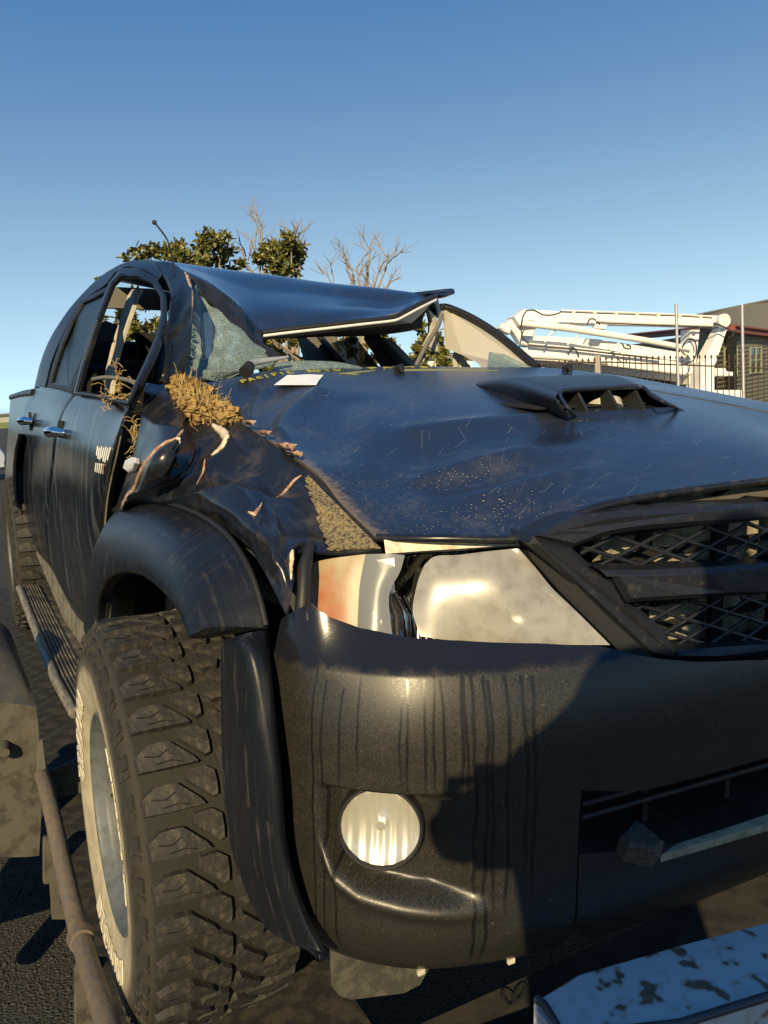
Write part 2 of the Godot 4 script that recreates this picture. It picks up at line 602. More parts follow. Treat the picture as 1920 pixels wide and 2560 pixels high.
# ---------------------------------------------------------------- wheels
func tread_block(side: float, inner: bool) -> ArrayMesh:
	# one rubber block: outline in (across, round the tyre) metres, raised from the carcass, with sipes cut in
	var base := [[-.131, .006], [-.080, .004], [-.026, .004], [-.034, .016], [-.072, .050], [-.092, .051], [-.112, .050], [-.131, .036]]
	if inner: base = [[-.056, .050], [-.014, .012], [-.005, .014], [-.003, .034], [-.004, .056], [-.020, .068], [-.050, .066]]
	var top := PackedVector3Array()
	var low := PackedVector3Array()
	var mid := Vector2(-.08, .027) if not inner else Vector2(-.024, .043)
	for q in base:
		var p := Vector2(q[0], q[1])
		var t := mid + (p - mid) * .94
		top.append(on_tyre(t, .4165 - .6 * pow(maxf(absf(t.x) - .09, 0), 1.4), side))
		low.append(on_tyre(mid + (p - mid) * 1.04, .397, side))
	var st := new_st()
	st.set_smooth_group(-1)
	var c := on_tyre(mid, .417, side)
	for i in base.size():
		var j := (i + 1) % base.size()
		face(st, c, top[i], top[j], Vector3(0, 0, 1))
		var o: Vector3 = (low[i] + low[j]) / 2 - c
		face(st, top[i], top[j], low[j], o)
		face(st, top[i], low[j], low[i], o)
	st.generate_normals()
	return st.commit()

func on_tyre(p: Vector2, r: float, side: float) -> Vector3:
	var a := p.y / .405 * side
	return Vector3(p.x * side, r * sin(a), r * cos(a))

func sidewall_lug() -> ArrayMesh:
	var parts := []
	for q in [[.352, .393, .008, .016], [.352, .362, .008, .046], [.375, .393, .022, .046], [.366, .372, .050, .064]]:
		var g := []
		for r in [q[0], q[1]]:
			var row := PackedVector3Array()
			for t in [q[2], q[3]]:
				var a: float = t / .38
				row.append(Vector3(-.1555 + .55 * maxf(r - .35, 0) * maxf(r - .35, 0) * 10, r * sin(a), r * cos(a)))
			g.append(row)
		parts.append(sheet(g, Vector3.LEFT, .007))
	return merged(parts)

func bent_word(word: String, size: float, centre: float, radius: float) -> ArrayMesh:
	# raised lettering following the sidewall; its foot towards the hub
	var t := TextMesh.new()
	var f := SystemFont.new()
	f.font_names = PackedStringArray(["Droid Sans"])
	f.font_weight = 700
	t.font = f
	t.text = word
	t.font_size = 64
	t.pixel_size = size / 46.0
	t.depth = .004
	var a := t.surface_get_arrays(0)
	var v: PackedVector3Array = a[Mesh.ARRAY_VERTEX]
	for i in v.size():
		var ang := centre + v[i].x * 1.25 / radius
		var r := radius + v[i].y
		var x := lookup(vec2([.23, -.146, .25, -.150, .30, -.1585, .345, -.155, .375, -.145]), r) - .0025 - v[i].z * .6
		v[i] = Vector3(x, r * sin(ang), r * cos(ang))
	var st := new_st()
	var idx: PackedInt32Array = a[Mesh.ARRAY_INDEX]
	st.set_smooth_group(-1)
	for i in range(0, idx.size(), 3):
		for k in [0, 2, 1]: st.add_vertex(v[idx[i + k]])
	st.generate_normals()
	return st.commit()

func make_wheel(parent: Node, at: Transform3D, full: bool) -> Node3D:
	var w := node("wheel", parent, at)
	var prof := vec2([-.118, .215, -.135, .224, -.143, .232, -.148, .245, -.151, .26, -.1575, .29, -.1585, .31, -.1575, .33, -.155, .35, -.150, .365, -.146, .380, -.139, .394, -.128, .400, -.06, .403, 0, .404, .06, .403, .128, .400, .139, .394, .150, .37, .1585, .31, .150, .25, .135, .224, .118, .215])
	var cols := PackedColorArray()
	for q in prof:
		var tan := smoothstep(.338, .305, q.y) * (1.0 if q.x < 0 and full else 0.0)
		cols.append((lin(.036, .032, .026) if q.y < .396 else lin(.018, .0165, .014)).lerp(lin(.42, .37, .26), tan))  # tread rows darker still: groove shade put into the colour
	obj("tyre", lathe(prof, 144, cols), M.sidewall, w)
	obj("rim", lathe(vec2([-.136, .224, -.142, .224, -.144, .220, -.140, .2165, -.130, .214, -.122, .203, -.112, .199, -.080, .198, -.072, .193, -.066, .198, -.02, .193, -.012, .188, -.004, .176, .004, .174, .05, .172, .058, .165, .06, .13, .045, .12, .04, .07, .05, .06, .05, .0]), 96), M.rim, w)
	for k in 14: obj("rim_speck", sphere(Vector3(-.03 - .07 * absf(sin(k * 2.3)), .1945 * sin(k * 1.7), .1945 * cos(k * 1.7)), .003), M.iron, w)
	for k in 6: obj("wheel_nut", tube(PackedVector3Array([Vector3(.05, .055 * sin(k * TAU / 6), .055 * cos(k * TAU / 6)), Vector3(.02, .055 * sin(k * TAU / 6), .055 * cos(k * TAU / 6))]), .011, 6), M.iron, w)
	var blocks := [tread_block(1, false), tread_block(1, true), tread_block(-1, false), tread_block(-1, true)]
	var sipe := merged([tube(PackedVector3Array([on_tyre(Vector2(-.118, .030), .4172, 1), on_tyre(Vector2(-.095, .026), .4176, 1), on_tyre(Vector2(-.078, .034), .4176, 1)]), .0011, 4), tube(PackedVector3Array([on_tyre(Vector2(-.100, .014), .4174, 1), on_tyre(Vector2(-.074, .016), .4176, 1), on_tyre(Vector2(-.055, .010), .4176, 1)]), .0011, 4)])
	for k in 36:
		var a := TAU * k / 36.0
		for q in 4: obj("tread_block", blocks[q], M.tread, w, Transform3D(Basis(Vector3.RIGHT, -a - (TAU / 72.0 if q > 1 else 0.0))))
		if full: obj("sipe", sipe, M.dark, w, Transform3D(Basis(Vector3.RIGHT, -a)))
	var lug := sidewall_lug()
	for k in 36: obj("sidewall_lug", lug, M.rubber, w, Transform3D(Basis(Vector3.RIGHT, -TAU * k / 36.0)))
	if full:
		obj("raised_lettering", bent_word("MAXXIS", .042, deg_to_rad(163), .282), M.letter, w)
		obj("raised_lettering", bent_word("BIGHORN", .042, deg_to_rad(280), .282), M.letter, w)
		obj("raised_lettering", bent_word("MAXXIS", .042, deg_to_rad(30), .282), M.letter, w)
		obj("valve_stem", tube(vec([-.06, -.03, -.185, -.075, -.03, -.172, -.095, -.028, -.155, -.11, -.027, -.14]), [.008, .007, .005, .005], 10), M.hose, w)
	return w

# ---------------------------------------------------------------- the truck
func bumper_push(s: float, y: float) -> float:
	# how far the skin stands off the plain curve at a place along it: top roll, bottom roll, the hollow round the fog lamp
	var e := minf(s, 1 - s)
	var o := 0.0
	var roll := .47 * pow(clampf(y - .80, 0, .115), 2) / .23 + .9 * maxf(y - .915, 0)
	o -= roll * (.35 + .65 * smoothstep(.12, .22, e))
	o -= 5.0 * pow(maxf(.545 - y, 0), 2)
	var low := lookup(vec2([.17, .66, .19, .618, .21, .598, .25, .586, .287, .578, .32, .574]), e)
	var right := 1.0 - smoothstep(.258, .302, e + (y - .67) * .12)
	var left := smoothstep(.166, .188, e)
	var m := left * right * smoothstep(low, low + .022, y) * (1.0 - smoothstep(.738, .754, y))
	o -= .034 * m
	o += .010 * exp(-pow((y - low + .010) / .012, 2)) * left * (1.0 - smoothstep(.27, .33, e))
	return o

func bumper_at(s: float, y: float) -> Vector3:
	var p := spline(_plan, s)
	var t := (spline(_plan, s + .004) - spline(_plan, s - .004)).normalized()
	var n := Vector3(-t.z, 0, t.x)
	if n.z < 0 and absf(s - .5) < .35: n = -n
	if s <= .15 and n.x > 0: n = -n
	if s >= .85 and n.x < 0: n = -n
	return Vector3(p.x, y, p.z) + n * bumper_push(s, y)
var _plan := PackedVector3Array()

func bumper_sheet(ss: PackedFloat32Array, nv: int, lo: Callable, hi: Callable, thick: float) -> ArrayMesh:
	var g := []
	for j in nv + 1:
		var row := PackedVector3Array()
		for s in ss: row.append(bumper_at(s, row_height(lo.call(s), hi.call(s), j / float(nv))))
		g.append(row)
	var m := sheet(g, Vector3(0, 0, 1), thick)
	# lay the film texture out along the curve and up the height
	var a := m.surface_get_arrays(0)
	var uv: PackedVector2Array = a[Mesh.ARRAY_TEX_UV]
	for i in uv.size():
		var s := ss[int(round(uv[i].x * (ss.size() - 1)))]
		var y := row_height(lo.call(s), hi.call(s), uv[i].y)
		uv[i] = Vector2((s - .1) / .8, 1.0 - (y - .42) / .62)
	a[Mesh.ARRAY_TEX_UV] = uv
	var o := ArrayMesh.new()
	o.add_surface_from_arrays(Mesh.PRIMITIVE_TRIANGLES, a)
	return o

func row_height(lo: float, hi: float, t: float) -> float:
	# the rows above the intake stay level, so that the skin runs smoothly past its corner
	if hi < .8: return lerpf(lo, hi, t)
	var mid := clampf(.752, lo, hi)
	return lerpf(lo, mid, t / .45) if t < .45 else lerpf(mid, hi, (t - .45) / .55)

func steps(a: float, b: float, n: int) -> PackedFloat32Array:
	var o := PackedFloat32Array()
	for i in n + 1: o.append(lerpf(a, b, i / float(n)))
	return o

func bumper_film() -> void:
	# a dried film of road grime, washed off in runs; speckle in its colour imitates sun sparkle
	var w := 2048
	var h := 768
	var col := Image.create(w, h, false, Image.FORMAT_RGB8)
	var rough := Image.create(w, h, false, Image.FORMAT_L8)
	var f := FastNoiseLite.new()
	f.seed = 5
	f.frequency = .01
	f.fractal_octaves = 4
	var r := RandomNumberGenerator.new()
	r.seed = 8
	var drips: Array = [0.1929,0.895,0.744, 0.2092,0.913,0.776, 0.2448,0.891,0.763, 0.2496,0.911,0.754, 0.2635,0.911,0.746, 0.2703,0.916,0.743, 0.2754,0.911,0.739, 0.2877,0.915,0.750, 0.2902,0.914,0.743, 0.2952,0.914,0.434, 0.3020,0.913,0.431, 0.3051,0.907,0.560, 0.3134,0.911,0.557, 0.3230,0.909,0.610, 0.3276,0.907,0.575, 0.1655,0.928,0.441, 0.1758,0.903,0.445, 0.1868,0.701,0.462]
	for y in h:
		var yy := 1.04 - .62 * y / h
		for x in w:
			var k := smoothstep(.925, .912, yy + f.get_noise_2d(x * 2, y) * .008)
			var low := smoothstep(.70, .5, yy) * .6
			var sp := r.randf()
			var n := f.get_noise_2d(x, y * 2) * .5 + .5
			var c := lin(.011, .012, .016).lerp(lin(.032, .029, .022) * (.1 + sp * 1.8), k * (.35 + .65 * n))
			c = c.lerp(lin(.017, .0178, .0155), low * (.5 + .5 * n))
			col.set_pixel(x, y, c.linear_to_srgb())
			rough.set_pixel(x, y, Color.WHITE * clampf(.19 + k * (.12 + sp * .18), 0, 1))
	for k in range(0, drips.size(), 3):
		var x0: float = (drips[k] - .1) / .8 * w
		var ya := int((1.04 - drips[k + 1]) / .62 * h)
		var yb := int((1.04 - drips[k + 2]) / .62 * h)
		for y in range(maxi(ya, 0), mini(yb, h)):
			var x := x0 + f.get_noise_2d(k * 77, y * .55) * 6.0
			var fade := .55 + .45 * absf(f.get_noise_2d(k * 31, y * .5))
			if y > yb - 60: fade *= (yb - y) / 60.0
			for dx in range(-3, 4):
				var a := 1.0 - smoothstep(1.9, 3.4, absf(dx + int(x) - x))
				var px := clampi(int(x) + dx, 0, w - 1)
				col.set_pixel(px, y, col.get_pixel(px, y).lerp(lin(.006, .006, .007).linear_to_srgb(), a * fade))
				rough.set_pixel(px, y, rough.get_pixel(px, y).lerp(Color.WHITE * .30, a))
	for k in 900:
		var x := r.randi_range(0, w - 1)
		var y := int(h * pow(r.randf(), .6))
		var g := r.randf()
		var n := r.randi_range(1, 3) if g < .93 else r.randi_range(3, 7)
		for q in n:
			var px := clampi(x + r.randi_range(-1, 1) + q / 2, 0, w - 1)
			var py := clampi(y + r.randi_range(-1, 1) - q / 3, 0, h - 1)
			if py > h * .2: col.set_pixel(px, py, col.get_pixel(px, py).lerp(lin(.26, .23, .17).linear_to_srgb(), .4 + .5 * r.randf()))
	M.bumper = paint(Color.WHITE, 1.0)
	M.bumper.albedo_texture = tex(col)
	M.bumper.roughness_texture = tex(rough)
	M.bumper.roughness_texture_channel = BaseMaterial3D.TEXTURE_CHANNEL_RED
	M.bumper.metallic_specular = .5
	relief(M.bumper, tex(noise_image(512, .35, 2, 55)), .007)
	M.bumper.texture_repeat = false

func mirrored(m: ArrayMesh, xc: float) -> ArrayMesh:
	var a := m.surface_get_arrays(0)
	var v: PackedVector3Array = a[Mesh.ARRAY_VERTEX]
	var n: PackedVector3Array = a[Mesh.ARRAY_NORMAL]
	var idx: PackedInt32Array = a[Mesh.ARRAY_INDEX] if a[Mesh.ARRAY_INDEX] != null else PackedInt32Array(range(v.size()))
	for i in v.size():
		v[i].x = 2 * xc - v[i].x
		n[i].x = -n[i].x
	for i in range(0, idx.size(), 3):
		var t := idx[i]
		idx[i] = idx[i + 1]
		idx[i + 1] = t
	a[Mesh.ARRAY_VERTEX] = v
	a[Mesh.ARRAY_NORMAL] = n
	a[Mesh.ARRAY_INDEX] = idx
	var o := ArrayMesh.new()
	o.add_surface_from_arrays(Mesh.PRIMITIVE_TRIANGLES, a)
	return o

func ridge(u: float, v: float, a: Vector2, b: Vector2, width: float) -> float:
	var p := Vector2(u, v)
	var t := clampf((p - a).dot(b - a) / (b - a).length_squared(), 0, 1)
	return exp(-pow(p.distance_to(a.lerp(b, t)) / width, 2))

func crease(u: float, v: float, a: Vector2, b: Vector2, width: float) -> float:
	var p := Vector2(u, v)
	var t := clampf((p - a).dot(b - a) / (b - a).length_squared(), 0, 1)
	return exp(-p.distance_to(a.lerp(b, t)) / width)

func on_wing(l: Array, uv: PackedVector2Array, off: float, n: int) -> PackedVector3Array:
	# points on the dented wing, a little proud of it
	var flat := PackedVector3Array()
	for q in uv: flat.append(Vector3(q.x, q.y, 0))
	if n > 0: flat = smooth_line(flat, n)
	var o := PackedVector3Array()
	for q in flat: o.append(on_lattice(l, q.x, q.y) + out_of(l, q.x, q.y, Vector3(-1, .4, .3)) * (off + fender_dents(q.x, q.y)))
	return o

func _lift(p: PackedVector2Array) -> Array:
	var o := []
	for q in p: o.append(Vector3(q.x, q.y, 0))
	return o

func hood_dents(u: float, v: float) -> float:
	var o := 0.0
	o += .012 * ridge(u, v, Vector2(.30, .55), Vector2(.47, .60), .022)
	o -= .014 * ridge(u, v, Vector2(.28, .63), Vector2(.46, .67), .045)
	o += .009 * ridge(u, v, Vector2(.22, .74), Vector2(.40, .74), .025)
	o -= .012 * ridge(u, v, Vector2(.24, .80), Vector2(.42, .81), .035)
	o += .008 * ridge(u, v, Vector2(.28, .86), Vector2(.42, .85), .03)
	o += .014 * ridge(u, v, Vector2(.06, .42), Vector2(.29, .25), .022)
	o -= .010 * ridge(u, v, Vector2(.10, .52), Vector2(.30, .36), .05)
	o += .008 * ridge(u, v, Vector2(.05, .30), Vector2(.2, .14), .02)
	o -= .009 * ridge(u, v, Vector2(.03, .25), Vector2(.22, .17), .05)
	o -= .012 * ridge(u, v, Vector2(.12, .70), Vector2(.2, .62), .09)
	o += .004 * sin(u * 21 + v * 9) * smoothstep(.6, .2, u) * sin(v * 11)
	var edge := minf(minf(u, 1 - u), minf(v, 1 - v))
	return o * smoothstep(.0, .06, edge)

func fender_dents(u: float, v: float) -> float:
	var o := 0.0
	o += .026 * crease(u, v, Vector2(.12, .86), Vector2(.22, .36), .06)
	o -= .014 * ridge(u, v, Vector2(.33, .40), Vector2(.30, .70), .09)
	o += .020 * ridge(u, v, Vector2(.24, .55), Vector2(.20, .80), .07)
	o += .026 * crease(u, v, Vector2(.38, .16), Vector2(.50, .24), .06)
	o += .014 * crease(u, v, Vector2(.30, .86), Vector2(.60, .58), .06)
	o -= .012 * crease(u, v, Vector2(.66, .30), Vector2(.70, .62), .06)
	o += .012 * crease(u, v, Vector2(.02, .22), Vector2(.20, .34), .05)
	o += .018 * ridge(u, v, Vector2(.48, .26), Vector2(.40, .42), .04)
	o -= .016 * ridge(u, v, Vector2(.52, .42), Vector2(.62, .30), .10)
	o += .015 * crease(u, v, Vector2(.56, .60), Vector2(.84, .12), .05)
	o -= .008 * ridge(u, v, Vector2(.70, .55), Vector2(.86, .30), .07)
	o += .006 * ridge(u, v, Vector2(.86, .80), Vector2(.72, .50), .03)
	o += .0025 * sin(u * 26) * sin(v * 15 + u * 6)
	var edge := minf(minf(u, 1 - u), minf(v, 1 - v))
	return o * smoothstep(.0, .09, edge)

func mesh_strands(o: PackedVector3Array, parent: Node) -> void:
	# expanded-metal lattice inside an outline (in x and y; z from the outline's own bow)
	var flat := PackedVector2Array()
	for q in o: flat.append(Vector2(q.x, q.y))
	var lo := Vector2(9, 9)
	var hi := Vector2(-9, -9)
	for q in flat:
		lo = lo.min(q)
		hi = hi.max(q)
	for dir in [Vector2(1, .36), Vector2(1, -.36)]:
		var c := -.9
		while c < 2.4:
			var base := Vector2(lo.x - .02, c)
			var line := PackedVector2Array([base, base + dir * .9])
			for piece in Geometry2D.intersect_polyline_with_polygon(line, flat):
				if piece[0].distance_to(piece[1]) < .012: continue
				var p := PackedVector3Array()
				for k in 5:
					var q: Vector2 = piece[0].lerp(piece[1], k / 4.0)
					p.append(Vector3(q.x, q.y, .738 - .22 * pow(q.x - .07, 2) - .05 * (q.y - 1.0)))
				obj("mesh_strand", tube(p, .0042, 6, .6, Vector3.BACK), M.grille, parent)
			c += .034

func grille_bar(called: String, a: Array, parent: Node, deep := .05) -> void:
	var p := vec(a)
	obj(called, slab(p, Vector3(.012, 0, -deep), .009), M.grille, parent)

func stroke_letters(l: Array, text: String, a: Vector2, b: Vector2, high: float, parent: Node) -> void:
	var glyph := {
		"P": [[0, 0, .05, 1], [.05, 1, .6, .95, .62, .6, .05, .5]], "A": [[0, 0, .35, 1, .7, 0], [.15, .4, .6, .45]], "C": [[.7, .85, .35, 1, .05, .5, .3, .05, .75, .15]],
		"I": [[.2, 0, .25, 1]], "F": [[.05, 0, .1, 1, .7, .98], [.08, .55, .5, .55]], "U": [[0, 1, .05, .2, .4, 0, .65, .3, .65, 1]], "T": [[.35, 0, .35, 1], [0, .95, .75, 1]],
		"O": [[.35, 0, .05, .4, .35, 1, .7, .55, .35, 0]], "R": [[0, 0, .05, 1, .6, .9, .1, .5, .7, 0]], "S": [[.6, .9, .2, 1, .1, .65, .6, .4, .4, 0, 0, .1]]}
	var n := text.length()
	for i in n:
		if not glyph.has(text[i]): continue
		var list := []
		for s in glyph[text[i]]:
			var p := PackedVector3Array()
			for k in range(0, s.size(), 2):
				var x: float = (i + s[k] * .85) / n
				var uv := a.lerp(b, x) - Vector2(0, high * (s[k + 1] - .5) * (1 + .2 * sin(i * 2.3)))
				p.append(on_lattice(l, uv.x, uv.y) + Vector3(0, .0015, 0))
			list.append(tube(smooth_line(p, p.size() * 3), .0034, 6, .25, Vector3(0, .98, .17)))
		obj("painted_letter", merged(list), M.yellow, parent)

func build_truck() -> void:
	var t := node("pickup_truck", self, truck_at)
	tag(t, "wrecked black pickup truck with crushed roof, broken windscreen and crumpled front wing", "pickup truck")
	_plan = PackedVector3Array()
	for q in vec2([-0.8150,0.4400, -0.8380,0.5000, -0.8350,0.5600, -0.8050,0.6400, -0.7450,0.7100, -0.6600,0.7650, -0.5200,0.8100, -0.3300,0.8400, -0.1000,0.8550, 0.0700,0.8580, 0.2400,0.8550, 0.4700,0.8400, 0.6600,0.8100, 0.8000,0.7650, 0.8850,0.7100, 0.9450,0.6400, 0.9750,0.5600, 0.9780,0.5000, 0.9550,0.4400]): _plan.append(Vector3(q.x, 0, q.y))
	bumper_film()
	# hood
	var hl := lattice(6, vec([-0.64,1.322,-0.377, -0.554,1.334,-0.45, -0.397,1.357,-0.52, -0.239,1.362,-0.57, 0.051,1.37,-0.6, 0.36,1.367,-0.6, 0.6,1.364,-0.53, 0.816,1.335,-0.4, -0.64,1.262,-0.27, -0.55,1.28,-0.28, -0.39,1.308,-0.31, -0.2,1.326,-0.33, 0.05,1.338,-0.35, 0.33,1.337,-0.34, 0.57,1.326,-0.29, 0.8,1.301,-0.146, -0.64,1.21,0.015, -0.55,1.226,0, -0.4,1.26,-0.03, -0.2,1.286,-0.04, 0.05,1.299,-0.05, 0.32,1.299,-0.04, 0.56,1.29,0, 0.8,1.268,0.08, -0.64,1.16,0.285, -0.55,1.174,0.29, -0.4,1.206,0.29, -0.2,1.234,0.28, 0.05,1.252,0.28, 0.3,1.251,0.29, 0.54,1.238,0.3, 0.8,1.232,0.28, -0.64,1.114,0.4, -0.56,1.128,0.44, -0.42,1.152,0.49, -0.26,1.18,0.52, 0.03,1.198,0.54, 0.28,1.196,0.54, 0.5,1.176,0.51, 0.8,1.165,0.42, -0.64,1.075,0.53, -0.565,1.078,0.6, -0.44,1.079,0.665, -0.33,1.124,0.703, -0.08,1.14,0.72, 0.22,1.14,0.72, 0.48,1.106,0.69, 0.78,1.075,0.53]))
	var hood := obj("hood", sheet(grid_of(hl, 150, 120, hood_dents), Vector3.UP, .006), M.hood, t)
	obj("hood_lip", tube(smooth_line(hl[5], 60), .007, 8), M.crushed, hood)
	for q in vec([-0.045,1.347,-0.436, 0.6,1.349,-0.441]):
		var w := obj("washer_nozzle", tube(PackedVector3Array([q + Vector3(0, -.01, -.012), q + Vector3(0, .012, -.008), q + Vector3(0, .016, .010), q + Vector3(0, .0, .022)]), [.010, .014, .012, .004], 10), M.trim, hood)
	stroke_letters(hl, "PACIFIC  AUTO  PARTS", Vector2(.165, .050), Vector2(.62, .030), .022, hood)
	for q in [[.42, .10, .50, .075], [.43, .085, .45, .12], [.53, .085, .66, .075], [.53, .10, .72, .085]]:
		var p := PackedVector3Array()
		for k in 8: p.append(on_lattice(hl, lerpf(q[0], q[2], k / 7.0), lerpf(q[1], q[3], k / 7.0)) + Vector3(0, .0005, 0))
		obj("smeared_paint", tube(p, [.004, .009, .011, .012, .011, .010, .008, .004], 6, .12, Vector3(0, .98, .17)), M.yellow_faint, hood)
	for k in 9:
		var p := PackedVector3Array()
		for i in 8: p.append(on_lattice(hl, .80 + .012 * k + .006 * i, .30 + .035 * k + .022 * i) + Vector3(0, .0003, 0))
		obj("glare_streak", tube(p, [.002, .006, .009, .010, .009, .007, .005, .002], 6, .08, Vector3(0, .98, .17)), M.steel, hood)  # pale streaks painted in for sun glare on the dew
	# scoop
	var sl := lattice(4, vec([0.025,1.307,-0.146, 0.025,1.311,-0.146, 0.087,1.321,-0.209, 0.212,1.326,-0.243, 0.391,1.33,-0.289, 0.573,1.332,-0.331, 0.615,1.327,-0.304, 0.619,1.323,-0.304, -0.02,1.28,0.046, -0.02,1.315,0.012, 0.041,1.326,-0.05, 0.136,1.331,-0.075, 0.294,1.335,-0.11, 0.45,1.337,-0.134, 0.486,1.33,-0.113, 0.463,1.292,-0.029, -0.049,1.256,0.198, -0.065,1.303,0.171, -0.004,1.316,0.11, 0.06,1.321,0.092, 0.197,1.324,0.07, 0.327,1.326,0.062, 0.356,1.317,0.078, 0.371,1.266,0.159, -0.065,1.234,0.321, -0.112,1.281,0.335, -0.051,1.295,0.275, -0.018,1.3,0.265, 0.097,1.303,0.255, 0.2,1.305,0.265, 0.222,1.294,0.275, 0.307,1.244,0.308]))
	var scoop := obj("hood_scoop", sheet(grid_of(sl, 60, 30), Vector3.UP, .006), M.scoop, t)
	var rimp := vec([-0.051,1.295,0.275, -0.018,1.3,0.265, 0.097,1.303,0.255, 0.2,1.305,0.265, 0.176,1.284,0.325, 0.162,1.271,0.375, 0.292,1.25,0.294, 0.132,1.244,0.334, 0.024,1.243,0.322, -0.028,1.243,0.31, -0.096,1.264,0.355, -0.073,1.284,0.305])
	rimp.append(rimp[0])
	obj("scoop_rim", tube(smooth_line(rimp, 80), .0045, 8), M.scoop, scoop)
	obj("scoop_lip", panel(2, [-0.065,1.238,0.321, -0.003,1.237,0.351, 0.114,1.241,0.351, 0.302,1.247,0.312, -0.022,1.252,0.292, 0.036,1.254,0.31, 0.147,1.255,0.319, 0.302,1.258,0.285], Vector3.UP, 20, 4, .006), M.scoop, scoop)
	var fins := vec([0.017,1.296,0.275, 0.018,1.247,0.304, 0.109,1.299,0.275, 0.098,1.247,0.319, 0.192,1.3,0.275, 0.181,1.248,0.315])
	for k in 3:
		var a := fins[k * 2]
		var b := fins[k * 2 + 1]
		var q := PackedVector3Array([a + Vector3(0, 0, -.02), b + Vector3(0, 0, -.012), b + Vector3(0, .004, -.12), a + Vector3(0, 0, -.14)])
		obj("scoop_fin", slab(q, Vector3(.007, 0, 0), .001), M.trim, scoop)
	obj("scoop_duct", panel(2, [-.10, 1.262, .26, .25, 1.268, .24, -.10, 1.272, .05, .28, 1.28, .03], Vector3.UP, 6, 6, .004), M.dark, scoop)
	obj("fan_cover", tube(vec([.135, 1.245, .22, .137, 1.262, .21]), .045, 20), M.beige, scoop)
	# wing
	var fl := lattice(5, vec([-0.77,1.328,-0.471, -0.72,1.318,-0.327, -0.67,1.271,-0.236, -0.65,1.224,-0.042, -0.645,1.175,0.2, -0.645,1.117,0.391, -0.645,1.06,0.557, -0.83,1.229,-0.279, -0.8,1.235,-0.1, -0.735,1.205,-0.103, -0.7,1.17,0.021, -0.69,1.138,0.243, -0.69,1.09,0.406, -0.7,1.055,0.52, -0.845,1.13,-0.346, -0.865,1.173,0.055, -0.8,1.153,0.044, -0.77,1.138,0.157, -0.775,1.122,0.387, -0.765,1.081,0.49, -0.765,1.059,0.505, -0.85,1.023,-0.504, -0.845,1.095,-0.181, -0.835,1.115,0.079, -0.825,1.115,0.271, -0.825,1.104,0.459, -0.815,1.071,0.542, -0.8,1.033,0.572, -0.85,0.882,-0.749, -0.83,0.998,-0.435, -0.82,1.051,-0.092, -0.82,1.068,0.198, -0.82,1.067,0.392, -0.825,1.044,0.507, -0.825,0.994,0.602]))
	var wing := obj("front_wing", sheet(grid_of(fl, 130, 90, fender_dents, Vector3(-1, .4, .3)), Vector3(-1, .4, .3), .004), M.crushed, t)
	wing.set_meta("label", "crumpled front wing with torn edges and mud")
	for e in [[[0.1222,0.8815, 0.1272,0.7637, 0.1229,0.5922, 0.1533,0.4862, 0.2019,0.4122], .0085], [[0.2019,0.4122, 0.2089,0.3809, 0.2119,0.3568], .005], [[0.2019,0.4122, 0.2316,0.4237, 0.2455,0.4531], .007], [[0.3772,0.1816, 0.4095,0.1925, 0.4374,0.1967, 0.4555,0.2111, 0.4675,0.2331, 0.4606,0.2711, 0.4409,0.3225, 0.4113,0.3714], .010], [[0.3858,0.4179, 0.3868,0.4704, 0.3897,0.5390, 0.3893,0.6317], .0042], [[0.7145,0.0661, 0.7025,0.1556, 0.6886,0.2592, 0.6810,0.3334], .0036], [[0.6583,0.5080, 0.6592,0.5727, 0.6563,0.6333, 0.6365,0.6642], .0048], [[0.8917,0.5894, 0.9138,0.6432, 0.9426,0.6698, 0.9751,0.7688], .007]]:
		var p := on_wing(fl, vec2(e[0]), .0005, 26)
		var rr := []
		for k in 27: rr.append(e[1] * (.35 + .8 * sin(PI * k / 26.0)) * (.75 + .5 * absf(sin(k * 1.9))))
		obj("torn_edge", tube(p, rr, 8, .22, Vector3(-.9, .3, .3).normalized()), M.bare if e[1] > .006 and e[1] != .0085 else M.rust, wing)
	# dried mud smeared along the top of the wing
	var gm := []
	var ml := lattice(5, PackedVector3Array(_lift(vec2([0.7312,0.0197, 0.7314,0.0344, 0.7316,0.0489, 0.7319,0.0639, 0.7959,0.0214, 0.7864,0.0567, 0.7763,0.0921, 0.7654,0.1289, 0.8538,0.0169, 0.8438,0.0809, 0.8321,0.1454, 0.8186,0.2139, 0.9287,0.0123, 0.9207,0.0975, 0.9096,0.1852, 0.8946,0.2801, 0.9963,0.0004, 0.9931,0.1003, 0.9889,0.2023, 0.9887,0.3094]))))
	for row in grid_of(ml, 24, 40):
		var uvs := PackedVector2Array()
		for i in row.size():
			var ragged: float = .012 * sin(row[i].y * 190) * sin(row[i].x * 77) * i / 24.0
			uvs.append(Vector2(row[i].x - ragged, row[i].y + ragged))
		gm.append(on_wing(fl, uvs, .003, 0))
	obj("mud_smear", sheet(gm, Vector3(-1, .4, .3), .002), M.mudpatch, wing)
	obj("seam_edge", tube(smooth_line(vec([-0.64,1.285,-0.342, -0.64,1.245,-0.25, -0.639,1.225,-0.147, -0.64,1.195,0.031, -0.64,1.167,0.194, -0.64,1.138,0.319, -0.64,1.101,0.403, -0.64,1.067,0.518]), 40), .007, 8), M.trim, wing)
	obj("lamp_pillar", tube(vec([-.742, 1.07, .50, -.772, 1.045, .545, -.785, .99, .565, -.795, .92, .575]), [.008, .011, .011, .010], 8), M.trim, wing)
	var bm := obj("side_repeater", slab(on_wing(fl, vec2([0.0000,0.5056, 0.0000,0.4709, 0.0281,0.4624, 0.0772,0.4832, 0.0944,0.5200, 0.0856,0.5594, 0.0476,0.5683, 0.0000,0.5320]), .014, 0), Vector3(.012, -.004, -.004), .004), M.white_plastic, wing)
